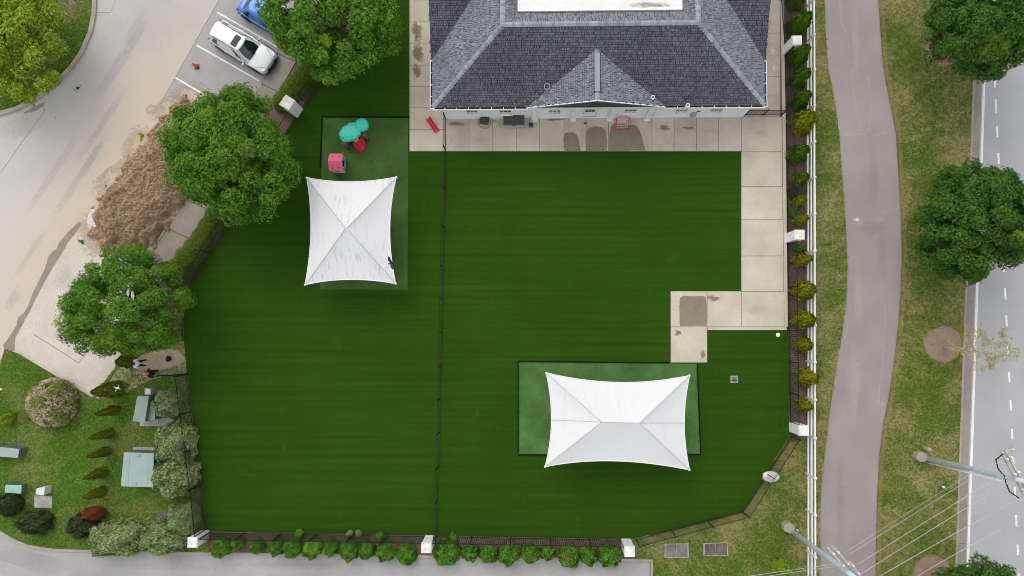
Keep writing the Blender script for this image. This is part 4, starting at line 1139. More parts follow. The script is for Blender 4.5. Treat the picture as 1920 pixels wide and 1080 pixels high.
# ------------------------------------------------------------------ shade sails
def sail(name, label, corners, ridge, bows, zc, zr, fabrics):
    C = [P(x, y, zc) for x, y in corners]          # clockwise from upper left
    R = [P(x, y, zr) for x, y in ridge]            # left and right end of the ridge (may coincide)
    cen = sum(C, Vector())/4
    root = empty(name, (cen.x, cen.y, 0), 0, label, 'shade sail')
    tops = [(R[0],R[1]), (R[1],R[1]), (R[1],R[0]), (R[0],R[0])]
    hem = []
    for k in range(4):
        A, B = C[k], C[(k+1) % 4]; M_ = P(*bows[k], zc-0.02); T0, T1 = tops[k]
        mid = (A+B)/2; bow = M_-mid
        def edge(s, A=A, B=B, bow=bow): return A+(B-A)*s+bow*(4*s*(1-s))
        def fn(s, t, T0=T0, T1=T1, edge=edge):
            e = edge(s); p = T0+(T1-T0)*s
            q = e+(p-e)*t
            q.z -= 0.28*t*(1-t)*4*s*(1-s)*1.0
            return q
        m = MB().grid(fn, 28, 18)
        m.build('panel', MAT[fabrics[k % 2]], root, smooth=True)
        hem += [edge(s/24.0)+Vector((0,0,0.01)) for s in range(24)]
        pts = [A+(T0-A)*(i/10)+Vector((0,0,0.012)) for i in range(11)]
        MB().tube(pts, 0.022, 5).build('seam', MAT['seam'], root, smooth=True)
        post = Vector((A.x, A.y, 0)); inw = (cen-A); inw.z = 0; inw.normalize()
        b = A+(T0-A)*0.42; b.z -= 0.13
        MB().tube([(b.x,b.y,-0.05),(b.x,b.y,b.z)], 0.075, 12).build('post', MAT['steel_white'], root, smooth=True)
        MB().tube([A+inw*0.1-Vector((0,0,0.10)), b, T0-Vector((0,0,0.10))], 0.04, 8).build('rafter', MAT['steel_white'], root, smooth=True)
        MB().obox((A.x+inw.x*0.06, A.y+inw.y*0.06), 0.22, 0.14, zc-0.07, zc+0.035, math.atan2(inw.y, inw.x)).build('corner_bracket', MAT['steel_white'], root, bevel=0.015)
    hem.append(hem[0])
    MB().tube(hem, 0.035, 6, False).build('hem', MAT['steel_white'], root, smooth=True)
    if (R[0]-R[1]).length > 0.3:
        MB().tube([R[0]+Vector((0,0,0.012)), R[1]+Vector((0,0,0.012))], 0.022, 5).build('seam', MAT['seam'], root)
        for p, q in ((P(1033,787,zc),R[0]),(P(1283,793,zc),R[1])):
            pts = [p+(q-p)*(i/8)+Vector((0,0,0.02-0.28*4*(i/8)*(1-i/8)*0.25)) for i in range(9)]
            MB().tube(pts, 0.014, 4).build('seam', MAT['seam'], root)
    settle(root)
sail('shade_sail', 'streaky white square shade sail rising to a point beside the toy house', [(575,333),(743,332),(742,532),(572,534)], [(648,428),(650,428)], [(657,341),(731,430),(655,524),(583,431)], 2.9, 4.3, ('fabric','fabric_b'))
sail('shade_sail', 'long white rectangular shade sail with a short ridge over the lower pad', [(1024,699),(1293,704),(1293,881),(1022,875)], [(1128,791),(1199,793)], [(1160,717),(1283,793),(1150,864),(1034,788)], 2.9, 4.4, ('fabric_c','fabric_c'))

# ------------------------------------------------------------------ vegetation
def leaf_quads(Cn, Nr, size, rng, aspect=0.55):
    n = len(Cn)
    Nr = Nr/np.linalg.norm(Nr, axis=1, keepdims=True)
    T = rng.normal(size=(n,3)); T -= Nr*(T*Nr).sum(1, keepdims=True); T /= np.linalg.norm(T, axis=1, keepdims=True)
    B = np.cross(Nr, T)
    s = size[:,None]
    return np.stack([Cn-T*s, Cn+B*s*aspect+Nr*s*0.12, Cn+T*s, Cn-B*s*aspect+Nr*s*0.12], 1)

def crown_mesh(name, R, H, clumps, per, seed, crad=0.8, lsize=0.085, flat=0.8, lob=0.09):
    """leaf clumps on and within an uneven ellipsoid crown centred at the origin"""
    rng = np.random.RandomState(seed)
    ph = rng.uniform(0, 6.28, 6)
    cs = []; ga = math.pi*(3-math.sqrt(5))
    for i in range(clumps):
        z = 1-1.55*(i+0.5)/clumps                 # from the top to a bit below the middle
        t = i*ga+rng.normal(0, 0.25)
        rr = math.sqrt(max(0.02, 1-z*z))
        q = rng.uniform(0.82, 1.0) if rng.rand() < 0.7 else rng.uniform(0.45, 0.8)
        lo = 1+lob*(math.sin(2*t+ph[0])+0.7*math.sin(3*t+ph[1])+0.6*math.sin(5*t+ph[2]))
        cs.append((R*rr*math.cos(t)*q*lo, R*rr*math.sin(t)*q*lo, H*z*q*(1+0.12*math.sin(4*t+ph[3]))+rng.normal(0,0.15)))
    cs = np.array(cs)
    Cn = []; Nr = []; Sz = []
    for c in cs:
        k = int(per*rng.uniform(0.65, 1.25)); cr = crad*rng.uniform(0.65, 1.25)
        d = rng.normal(size=(k,3)); d[:,2] += 0.5; d /= np.linalg.norm(d, axis=1, keepdims=True)
        rad_ = cr*rng.uniform(0.5, 1.05, size=(k,1))**0.45
        out = c/np.array([R,R,H]); out = out/ max(0.2, np.linalg.norm(out))
        sub = 1+0.22*np.sin(d[:,0:1]*7+c[0])*np.cos(d[:,1:2]*7+c[1])
        p = c+d*rad_*sub*np.array([1,1,flat])
        Cn.append(p); Nr.append(d*1.1+out*0.3+np.array([0,0,0.45])+rng.normal(0,0.4,size=(k,3)))
        Sz.append(lsize*rng.uniform(0.6,1.35,size=k))
    V = leaf_quads(np.concatenate(Cn), np.concatenate(Nr), np.concatenate(Sz), rng)
    return quad_mesh(name, V), cs

def trunk_mb(zc, R, H, cs, r0, seed, nb=26, lean=(0,0)):
    r = random.Random(seed); m = MB()
    top = zc+H*0.55
    pts = [(lean[0]*t*t+r.uniform(-.05,.05)*(t > 0), lean[1]*t*t+r.uniform(-.05,.05)*(t > 0), -0.1+(top+0.1)*t) for t in (0,0.15,0.3,0.45,0.6,0.8,1.0)]
    m.tube(pts, r0, 9, True, r0*0.25)
    m.tube([(0,0,-0.1),(0,0,0.25)], r0*1.5, 9, True, r0*0.95)
    sel = [cs[i] for i in r.sample(range(len(cs)), min(nb, len(cs)))]
    for c in sel:
        s = r.uniform(0.25, 0.6); z0 = top*s+0.8
        b = Vector((lean[0]*s*s, lean[1]*s*s, min(z0, top*0.9))); e = Vector((c[0],c[1],c[2]+zc))
        mid = b+(e-b)*0.5+Vector((r.uniform(-.3,.3), r.uniform(-.3,.3), r.uniform(0.0,0.5)))
        m.tube([b, b+(mid-b)*0.55+Vector((0,0,0.08)), mid, e], r0*0.34, 5, False, 0.012)
    return m

def tree(label, px, py, zc, R, H, clumps, per, seed, leaf, r0=0.17, bark='bark', crad=0.8, lsize=0.085, sx=1.0, sy=1.0, group=None, lob=0.09):
    c = P(px, py, zc)
    root = empty('tree', (c.x, c.y, 0), 0, label, 'tree', group)
    me, cs = crown_mesh('crown', R, H, clumps, per, seed, crad, lsize, 0.8, lob)
    cr = link('crown', me, MAT[leaf], root); cr.location = (0,0,zc); cr.scale = (sx, sy, 1)
    cs2 = cs*np.array([sx,sy,1])
    trunk_mb(zc, R, H, cs2, r0, seed).build('trunk', MAT[bark], root, smooth=True)
    return root
tree('bushy lime green tree growing on the kerbed island at the top left', 12, 70, 3.4, 3.7, 2.5, 105, 330, 1, 'leaf_lime', 0.16, crad=0.62, lsize=0.085, sx=1.0, sy=1.1, lob=0.12)
tree('dense green tree overhanging the blue car and the turf at the top', 618, 28, 4.7, 4.0, 3.3, 200, 400, 2, 'leaf_a', 0.2, crad=0.62, lsize=0.08)
tree('large round green tree beside the clay heap and the angled pillar', 433, 291, 4.6, 3.85, 3.4, 205, 400, 3, 'leaf_a', 0.2, crad=0.62, lsize=0.08)
tree('green tree with feathery edges beside the two people', 236, 573, 4.4, 3.75, 2.9, 185, 380, 4, 'leaf_a', 0.18, crad=0.6, lsize=0.072, sy=0.86, lob=0.12)
tree('dark green tree at the top right overhanging the road', 1850, 52, 4.6, 2.95, 3.0, 190, 380, 5, 'leaf_maple', 0.17, crad=0.55, lsize=0.08)
tree('dark green tree beside the road halfway down the right edge', 1830, 416, 4.6, 3.2, 3.2, 200, 380, 6, 'leaf_maple', 0.17, crad=0.56, lsize=0.08)
tree('dark green tree at the bottom right corner, only its top edge in view', 1828, 1150, 4.4, 2.85, 2.8, 160, 380, 7, 'leaf_maple', 0.16, crad=0.55, lsize=0.08)

# mulch rings under the road trees
for i, (c, rx, ry) in enumerate([((1769,95),32,30),((1752,435),30,27),((1768,645),37,33),((1748,1074),36,34)]):
    o = dirt_patch('mulch_ring', c, rx, ry, 0.006, 'ringmulch', 200+i, None, 40, 0.07, 0, 0.05); o['kind'] = 'structure'

def sparse_tree():
    base = P(1768,652,0.03)
    root = empty('young_tree', base, 0, 'thin sparse young tree with yellowing leaves in a mulch ring', 'tree')
    r = random.Random(4); rng = np.random.RandomState(8)
    m = MB(); H = 6.2
    m.tube([(0,0,-0.1),(0.02,0.02,1.2),(0,0.05,2.6),(0.08,0,4.0),(0.1,0.05,H)], 0.065, 7, True, 0.012)
    tips = []
    for i in range(26):
        z = 1.5+4.4*(i/25)**0.9; a = i*2.4+r.uniform(-.4,.4); L = (1.75-0.16*abs(z-3.0))*r.uniform(0.65,1.1)*(1.0 if z < 5 else 0.6)
        e = Vector((L*math.cos(a), L*math.sin(a), z+L*0.45))
        md = Vector((0.5*L*math.cos(a+.15), 0.5*L*math.sin(a+.15), z+L*0.3))
        m.tube([(0.05,0.03,z), md, e], 0.022, 4, False, 0.006); tips += [e, md, (e+md)/2]
        for k in range(4):
            q = md+(e-md)*r.uniform(0,1); f = q+Vector((r.uniform(-.5,.5), r.uniform(-.5,.5), r.uniform(-0.05,.35)))
            m.tube([q, f], 0.009, 3, False, 0.004); tips += [f]
    m.build('trunk', MAT['bark_grey'], root, smooth=True)
    tp = np.array([list(t) for t in tips])
    idx = rng.choice(len(tp), 2000, p=(lambda w: w/w.sum())(rng.rand(len(tp))**3))
    Cn = tp[idx]+rng.normal(0, 0.10, size=(2000,3))
    V = leaf_quads(Cn, rng.normal(size=(2000,3))+np.array([0,0,0.8]), 0.05*rng.uniform(0.6,1.4,2000), rng)
    link('crown', quad_mesh('crown', V), MAT['leaf_sparse'], root)
sparse_tree()

def bush_mesh(name, n, rx, ry, rz, seed, lsize=0.06, lump=0.16, freq=5.0, base=True):
    rng = np.random.RandomState(seed)
    d = rng.normal(size=(n,3)); d[:,2] = np.abs(d[:,2])*1.0-0.25*rng.rand(n); d /= np.linalg.norm(d, axis=1, keepdims=True)
    ph = rng.uniform(0,6.28,3)
    q = 1+lump*(np.sin(freq*d[:,0]+ph[0])*np.cos(freq*d[:,1]+ph[1])+0.6*np.sin(freq*1.9*d[:,1]+ph[2])*np.cos(freq*1.7*d[:,2]))
    lay = np.where(rng.rand(n) < 0.72, rng.uniform(0.88,1.06,n), rng.uniform(0.55,0.9,n))
    p = d*(q*lay)[:,None]*np.array([rx,ry,rz])
    p[:,2] += 0.0
    N_ = d/np.array([rx,ry,rz])*min(rx,rz)+np.array([0,0,0.35])+rng.normal(0,0.5,size=(n,3))
    return quad_mesh(name, leaf_quads(p, N_, lsize*rng.uniform(0.6,1.35,n), rng))

def cone_mesh(name, n, r, h, seed, lsize=0.05, pw=0.75, lump=0.2):
    rng = np.random.RandomState(seed)
    t = rng.rand(n)**1.35; a = rng.uniform(0,6.28,n); ph = rng.uniform(0,6.28,3)
    rr = r*np.minimum(1.0, (t+0.02)/0.10*0.35+0.65)*(1-t)**pw*(1+lump*np.sin(5*a+ph[0]+6*t)+lump*0.7*np.sin(9*a+ph[1]-9*t))
    lay = np.where(rng.rand(n) < 0.75, rng.uniform(0.9,1.08,n), rng.uniform(0.5,0.9,n))
    p = np.stack([rr*lay*np.cos(a), rr*lay*np.sin(a), 0.04+h*t+rng.normal(0,0.02,n)], 1)
    N_ = np.stack([np.cos(a), np.sin(a), np.full(n,0.55)],1)+rng.normal(0,0.45,size=(n,3))
    return quad_mesh(name, leaf_quads(p, N_, lsize*rng.uniform(0.6,1.35,n), rng, 0.5))

def stem_mesh(h, seed):
    r = random.Random(seed); m = MB()
    for k in range(4):
        a = r.uniform(0,6.28); m.tube([(0.03*math.cos(a),0.03*math.sin(a),-0.05),(0.25*h*math.cos(a),0.25*h*math.sin(a),h*0.8)], 0.025, 5, False, 0.008)
    me = m.mesh('stem'); me.materials.append(MAT['bark']); return me
STEM = stem_mesh(1.0, 1)

BUSH = [bush_mesh('foliage', 3400, 1,1,1, 40+k, 0.115, 0.17, 4.0+k) for k in range(4)]
def shrub(name, label, cat, px, py, rx, h, mesh, leaf, ry=None, group=None, rz=None, zc=0.45):
    """px, py: middle of the plant as the photo shows it; rx, ry: half widths in photo pixels; h: height in metres"""
    c = P(px, py, h*zc)
    k = SC*(1-h*zc/CAM_H)
    ry = ry or rx
    root = empty(name, (c.x, c.y, 0), 0, label, cat, group)
    me = mesh.copy(); me.materials.clear(); me.materials.append(MAT[leaf])
    f = link('foliage', me, None, root)
    f.location = (0,0,0.15*h); f.rotation_euler = (0,0,(random.uniform(0,6.28) if abs(rx-ry) < 1.5 else random.choice((0,math.pi))) if rz is None else rz)
    f.scale = (rx*k, ry*k, 0.85*h)
    s = link('stem', STEM, None, root); s.scale = (min(1, rx*k), min(1, ry*k), h*0.8)
    return root

# row of bushes along the bottom kerb
rowA = [(413,1028,18),(444,1021,12),(482,1025,13),(518,1026,15),(547,1030,17),(585,1029,18),(620,1028,15),(654,1033,18),(687,1032,16),(723,1035,18),(761,1039,19)]
rowB = [(838,1038,23),(881,1037,15),(914,1039,17),(954,1040,19),(994,1039,17),(1026,1037,13),(1066,1044,20),(1104,1043,16),(1144,1043,20)]
random.seed(21)
for i, (x, y, r) in enumerate(rowA):
    extra = {0: 'large lopsided', 1: 'small', 2: 'small separate', 7: 'light green tufted', 10: 'large brown-flecked'}.get(i, 'leafy green')
    b = shrub('bush', '%s bush by the bottom kerb, %s from the left corner pillar' % (extra, ordinal(i)), 'bush', x, y, r*0.93, 1.05, BUSH[i % 4], 'leaf_box', r*1.0, 'bushes along the bottom kerb')
for i, (x, y, r) in enumerate(rowB):
    extra = {0: 'wide', 5: 'small', 6: 'rust-spotted'}.get(i, 'leafy green')
    b = shrub('bush', '%s bush by the bottom kerb, %s right of the middle pillar' % (extra, ordinal(i)), 'bush', x, y, r*0.95, 1.05, BUSH[(i+2) % 4], 'leaf_box', r, 'bushes along the bottom kerb')
# withered bits
def bits(parent_px, n, s, mat, seed, z=1.0, spread=4.0):
    rng = np.random.RandomState(seed)
    c = P(*parent_px, z)
    V = leaf_quads(np.array(c)[None]+rng.normal(0, spread*SC, size=(n,3))*np.array([1,1,0.5]), rng.normal(size=(n,3))+np.array([0,0,1.5]), np.full(n, s), rng)
    return quad_mesh('withered_leaves', V)
kids = {o.get('label'): o for o in COL.objects if o.get('label')}
for lab, px_, seed in (('rust-spotted bush by the bottom kerb, seventh right of the middle pillar',(1059,1043),1),('large brown-flecked bush by the bottom kerb, eleventh from the left corner pillar',(742,1022),2),('leafy green bush by the bottom kerb, tenth from the left corner pillar',(727,1029),3),('large lopsided bush by the bottom kerb, first from the left corner pillar',(398,1027),4)):
    p = kids[lab]; o = link('withered_leaves', bits(px_, 14, 0.07, 'brown_leaf', seed, 1.0, 3.2), MAT['brown_leaf'], p); o.matrix_parent_inverse = Matrix.Translation(p.location).inverted()
for i, (x, y, r) in enumerate([(655,1001,7),(672,1000,6),(560,1004,10),(712,1008,9),(850,1012,10)]):
    lab = ['pale sprig sticking up through the bottom fence, left one of the pair','pale sprig sticking up through the bottom fence, right one of the pair','low green weed behind the bottom fence, above the fifth and sixth bushes','low green weed behind the bottom fence, above the tenth bush','low green weed behind the bottom fence right of the middle pillar'][i]
    shrub('weed', lab, 'plant', x, y, r*0.8, 0.55, BUSH[i % 4], 'leaf_sage' if i < 2 else 'leaf_box', r, 'weeds at the bottom fence')

# conical shrubs in the right bed: base pixel, tip pixel, base radius (px), colour
CONE = [cone_mesh('foliage', 3000, 1, 1, 70+k, 0.10, 0.46, 0.17) for k in range(3)]
def cone_shrub(label, base, tip, r, leaf, group, name='conifer_shrub', maxh=3.2, fat=1.12):
    b = P(*base, 0)
    # height at which the photo shows the tip above this base
    bx_, by_ = base[0]-NADIR[0], base[1]-NADIR[1]; tx, ty = tip[0]-NADIR[0], tip[1]-NADIR[1]
    k = math.hypot(tx, ty)/math.hypot(bx_, by_)
    h = min(maxh, max(0.7, CAM_H*(1-1/k)))
    root = empty(name, b, 0, label, 'shrub', group)
    me = CONE[random.randrange(3)].copy(); me.materials.clear(); me.materials.append(MAT[leaf])
    f = link('foliage', me, None, root); f.scale = (r*SC*fat, r*SC*fat, h); f.rotation_euler = (0,0,random.uniform(0,6.28))
    s = link('stem', STEM, None, root); s.scale = (0.3, 0.3, h*0.5)
    t = P(*tip, h)-b
    return root
RB = [((1488,8),(1508,-8),14,'leaf_cone'),((1490,56),(1516,26),16,'leaf_cone'),((1489,114),(1514,88),14,'leaf_cone'),((1492,154),(1515,132),13,'leaf_cone'),((1494,194),(1516,174),13,'leaf_cone'),
      ((1500,234),(1520,214),20,'leaf_gold'),((1490,292),(1510,276),15,'leaf_cone'),((1493,340),(1512,329),12,'leaf_conedark'),((1494,380),(1508,372),10,'leaf_gold'),((1495,415),(1512,407),10,'leaf_gold'),
      ((1495,490),(1520,484),11,'leaf_gold'),((1500,546),(1524,536),16,'leaf_gold'),((1500,600),(1524,597),15,'leaf_gold'),((1502,646),(1518,648),13,'leaf_gold'),((1505,706),(1530,707),15,'leaf_gold'),((1501,758),(1519,767),11,'leaf_gold')]
desc = {0:'green conical shrub at the very top of the right bed',1:'large green conical shrub just above the top right pillar',2:'green conical shrub against the lower side of the top right pillar',3:'green conical shrub in the right bed, second below the top pillar',4:'green conical shrub in the right bed, third below the top pillar',
        5:'big yellow-green rounded shrub leaning over the white rail fence level with the patio',6:'green rounded shrub in the right bed just below the big yellow-green one',7:'dark olive shrub in the right bed, third above the middle pillar',8:'small golden shrub in the right bed, second above the middle pillar',9:'small golden shrub in the right bed, directly above the middle pillar',
        10:'golden pointed shrub in the right bed, first below the middle pillar',11:'golden conical shrub in the right bed, second below the middle pillar',12:'golden conical shrub in the right bed beside the patio corner, third below the middle pillar',13:'golden shrub beside the white disc, fourth below the middle pillar',14:'golden shrub with a side knob over the rail, fifth below the middle pillar',15:'small golden shrub in the right bed, just above the lowest pillar'}
for i, (b, t, r, lf) in enumerate(RB): cone_shrub(desc[i], b, t, r, lf, 'conical shrubs in the right bed')
shrub('weed', 'low green weed in the right bed between the dark olive and small golden shrubs', 'plant', 1487, 362, 9, 0.4, BUSH[1], 'leaf_dark', 10, 'weeds in the right bed')
shrub('weed', 'spiky green weed in the right bed just above the middle pillar', 'plant', 1489, 398, 8, 0.4, BUSH[2], 'leaf_box', 11, 'weeds in the right bed')
shrub('weed', 'low green weed in the right bed just below the middle pillar', 'plant', 1497, 466, 13, 0.35, BUSH[3], 'leaf_box', 6, 'weeds in the right bed')
# cones on the left lawn
LB = [((223,728),(176,738),15,'leaf_conedark'),((220,768),(180,772),9,'leaf_conedark'),((210,811),(170,817),9,'leaf_conedark'),((203,845),(166,853),9,'leaf_conedark'),((196,884),(158,894),9,'leaf_conedark'),((195,919),(159,931),9.5,'leaf_conedark')]
for i, (b, t, r, lf) in enumerate(LB):
    lab = 'fat dark conical evergreen on the left lawn beside the pale concrete' if i == 0 else 'slim dark conical evergreen in the left lawn row, %s below the fat one' % ordinal(i-1)
    cone_shrub(lab, b, t, r, lf, 'conical evergreens on the left lawn', fat=0.95)
cone_shrub('dark conical evergreen under the tree next to the person in white', (246,676), (219,672), 11, 'leaf_conedark', 'conical evergreens on the left lawn')

# other shrubs at the lower left
big = [bush_mesh('foliage', 9000, 1,1,1, 55+k, 0.060, 0.15, 5.0+k) for k in range(2)]
fl = shrub('flowering_shrub', 'large shrub covered in pinkish faded blossom on the left lawn', 'shrub', 92, 756, 41, 1.9, big[0], 'leaf_olive', 43)
def blossoms(root, rx, ry, h, n, seed):
    rng = np.random.RandomState(seed)
    d = rng.normal(size=(n,3)); d[:,2] = np.abs(d[:,2])-0.1; d /= np.linalg.norm(d, axis=1, keepdims=True)
    keep = (np.sin(d[:,0]*4+1)*np.cos(d[:,1]*4)+d[:,2]*0.0) > -0.85
    d = d[keep]; n = len(d)
    p = d*np.array([rx,ry,0.86*h])*rng.uniform(1.0,1.09,(n,1))+np.array([0,0,0.15*h])
    V = leaf_quads(p, d+np.array([0,0,0.6])+rng.normal(0,0.3,(n,3)), 0.042*rng.uniform(0.7,1.4,n), rng, 0.8)
    link('blossoms', quad_mesh('blossoms', V), MAT['blossom'], root)['kind'] = 'stuff'
blossoms(fl, 41*SC*0.99, 43*SC*0.99, 1.9, 3400, 3)
shrub('big_bush', 'broad grey-green bush at the bottom left overhanging the driveway', 'bush', 217, 1012, 50, 1.8, big[0], 'leaf_sage', 31, 'grey-green bushes at the lower left')
shrub('big_bush', 'grey-green bush between the broad one and the lower left pillar', 'bush', 305, 1011, 42, 1.8, big[1], 'leaf_sage', 28, 'grey-green bushes at the lower left')
shrub('big_bush', 'grey-green bush directly above the lower left pillar', 'bush', 341, 974, 27, 1.8, big[0], 'leaf_sage', 30, 'grey-green bushes at the lower left')
shrub('big_bush', 'tall grey-green bush against the fence beside the large green transformer', 'bush', 327, 892, 38, 2.4, big[1], 'leaf_sage', 40, 'grey-green bushes at the lower left')
shrub('big_bush', 'grey-green bush against the fence above the large green transformer', 'bush', 326, 833, 34, 2.2, big[0], 'leaf_sage', 38, 'grey-green bushes at the lower left')
shrub('big_bush', 'round grey-green bush beside the twin green cabinets', 'bush', 313, 757, 23, 1.8, big[1], 'leaf_sage', 27, 'grey-green bushes at the lower left')
shrub('bush', 'dark green bush cut by the left edge of the picture', 'bush', 14, 946, 21, 1.3, big[1], 'leaf_dark', 21, 'dark bushes on the left lawn')
shrub('bush', 'dark green bush above the bottom left kerb curve', 'bush', 62, 981, 30, 1.3, big[1], 'leaf_dark', 21, 'dark bushes on the left lawn')
shrub('bush', 'dark green bush beneath the dark red bush', 'bush', 152, 988, 26, 1.3, big[1], 'leaf_dark', 21, 'dark bushes on the left lawn')
shrub('bush', 'dark red bush next to the broad grey-green bush', 'bush', 173, 964, 20, 1.2, big[0], 'leaf_red', 11)
shrub('bush', 'small lime green bush near the left edge of the lawn', 'bush', 13, 785, 12, 0.8, BUSH[1], 'leaf_lime', 11)
shrub('sapling', 'small yellow-green sapling at the bottom beneath the leaning pole', 'plant', 1467, 1066, 15, 1.4, BUSH[2], 'leaf_lime', 14)
# clipped hedges between sidewalk and fence
def hedge(label, pts, w, h, n, seed):
    q = [P(x, y, h*0.5) for x, y in pts]
    root = empty('hedge', (q[0].x,q[0].y,0), 0, label, 'hedge')
    rng = np.random.RandomState(seed)
    seg = np.array([(q[i+1]-q[i]).length for i in range(len(q)-1)]); tot = seg.sum()
    Cs = []; Ns = []
    lumps = int(tot/0.8)
    for i in range(lumps+1):
        d = tot*i/lumps; k = 0
        while k < len(seg)-1 and d > seg[k]: d -= seg[k]; k += 1
        c = q[k]+(q[k+1]-q[k])*(d/seg[k])
        m = n//lumps
        dd = rng.normal(size=(m,3)); dd[:,2] = np.abs(dd[:,2])-0.2; dd /= np.linalg.norm(dd, axis=1, keepdims=True)
        rr = rng.uniform(0.75,1.06,(m,1))*rng.uniform(0.88,1.15)
        Cs.append(np.array([c.x,c.y,0.15*h])+dd*rr*np.array([w,w,h*0.85])); Ns.append(dd+np.array([0,0,0.4])+rng.normal(0,0.5,(m,3)))
    Cs = np.concatenate(Cs); Ns = np.concatenate(Ns)
    link('foliage', quad_mesh('foliage', leaf_quads(Cs, Ns, 0.06*rng.uniform(0.6,1.35,len(Cs)), rng)), MAT['leaf_hedge'], root)
    m = MB()
    for i in range(lumps+1):
        t = i/lumps; c = P(*lerp_poly(pts, t), 0); m.tube([(c.x,c.y,-0.05),(c.x,c.y,h*0.8)], 0.03, 5)
    m.build('stem', MAT['bark'], root)
    settle(root)
hedge('clipped dark green hedge behind the sidewalk above the angled pillar', [(620,60),(572,140),(546,165),(527,188)], 0.78, 1.2, 15000, 5)
hedge('clipped dark green hedge behind the sidewalk between the two big left trees', [(402,404),(384,430),(362,468),(336,500),(322,520)], 0.78, 1.2, 12000, 6)

# ------------------------------------------------------------------ grass and mulch
def blades(name, label, poly, dens, mat, seed, size=0.075, holes=(), bbox=None):
    rng = np.random.RandomState(seed)
    xs = [p[0] for p in poly]; ys = [p[1] for p in poly]
    x0, x1 = max(min(xs), -60), min(max(xs), 1985); y0, y1 = max(min(ys), -50), min(max(ys), 1130)
    n = int((x1-x0)*(y1-y0)*SC*SC*dens)
    X = rng.uniform(x0, x1, n); Y = rng.uniform(y0, y1, n)
    k = inside_np(X, Y, poly)
    for h in holes: k &= ~inside_np(X, Y, h)
    X, Y = X[k], Y[k]
    d = np.stack([X-960, 540-Y, np.full(len(X), -FPX)], 1) @ np.array(ROT).T
    t = (0.0-CAM_H)/d[:,2]
    p = np.stack([d[:,0]*t, d[:,1]*t, np.zeros(len(X))], 1)
    p = np.repeat(p, 3, 0); m = len(p)
    p[:,:2] += rng.normal(0, 0.03, (m,2))
    a = rng.uniform(0, 6.28, m); L = size*rng.uniform(0.6, 1.8, m)*1.35; w = 0.024*rng.uniform(0.7,1.5,m)
    dx, dy = np.cos(a), np.sin(a)
    V = np.stack([p+np.stack([-dy*w, dx*w, np.full(m,-0.004)],1), p+np.stack([dy*w, -dx*w, np.full(m,-0.004)],1), p+np.stack([dx*L*0.8, dy*L*0.8, L*0.55],1)], 1)
    o = link(name, quad_mesh(name, V, 3), MAT[mat])
    tag(o, label, 'grass', None, 'stuff')
def ell_poly(c, rx, ry, n=24): return [(c[0]+rx*math.cos(6.2832*k/n), c[1]+ry*math.sin(6.2832*k/n)) for k in range(n)]
rings = [ell_poly((1769,95),31,29), ell_poly((1752,435),29,26), ell_poly((1768,645),37,33), ell_poly((1748,1074),36,34)]
blades('grass', 'patchy dry and green grass of the verge between path and road', VERGE, 130, 'blade', 1, holes=rings)
blades('grass', 'green grass strip between the white rail fence and the path', STRIP, 130, 'blade', 2)
blades('grass', 'grass of the lower right corner lawn around the vault lids', LAWN_R, 130, 'blade', 3, holes=[[(1246,1019),(1293,1019),(1293,1047),(1246,1047)],[(1318,1017),(1366,1017),(1366,1043),(1318,1043)]])
blades('grass', 'green grass of the lower left lawn around the utility cabinets', LAWN_L, 130, 'blade_l', 4, holes=[ell_poly((285,672),62,22),[(63,929),(98,929),(98,953),(63,953)], ell_poly((303,965),10,9)])
blades('grass', 'dark grass on the kerbed island at the top left', [(-60,-60),(172,-60),(171,24),(164,57),(147,96),(128,122),(95,158),(57,184),(28,199),(0,208),(-60,218)], 130, 'blade_l', 5)
edge = [(x+1,y) for x, y in PATH_R]+[(x+8,y) for x, y in PATH_R[::-1]]
blades('grass', 'bleached dry grass along the right edge of the path', edge, 260, 'blade_y', 6, 0.08)
def chips(name, label, poly, dens, seed, z=0.012):
    rng = np.random.RandomState(seed)
    xs = [p[0] for p in poly]; ys = [p[1] for p in poly]
    x0, x1 = max(min(xs), 200), min(max(xs), 1920); y0, y1 = max(min(ys), -40), min(max(ys), 1110)
    n = int((x1-x0)*(y1-y0)*SC*SC*dens); X = rng.uniform(x0,x1,n); Y = rng.uniform(y0,y1,n); k = inside_np(X, Y, poly); X, Y = X[k], Y[k]; n = len(X)
    p = np.array([list(P(a, b, z)) for a, b in zip(X, Y)])
    V = leaf_quads(p+np.array([0,0,0.02])*rng.rand(n,1), np.array([0,0,1.0])+rng.normal(0,0.35,(n,3)), 0.05*rng.uniform(0.5,1.4,n), rng, 0.3)
    o = link(name, quad_mesh(name, V), MAT['chips']); tag(o, label, 'mulch', None, 'stuff')
chips('mulch', 'brown bark mulch in the bed along the bottom fence', BED_B, 90, 1)
chips('mulch', 'brown bark mulch in the bed along the right fence', BED_R, 90, 2)
chips('mulch', 'dark bark mulch in the bed along the upper left hedges', BED_L, 50, 3)

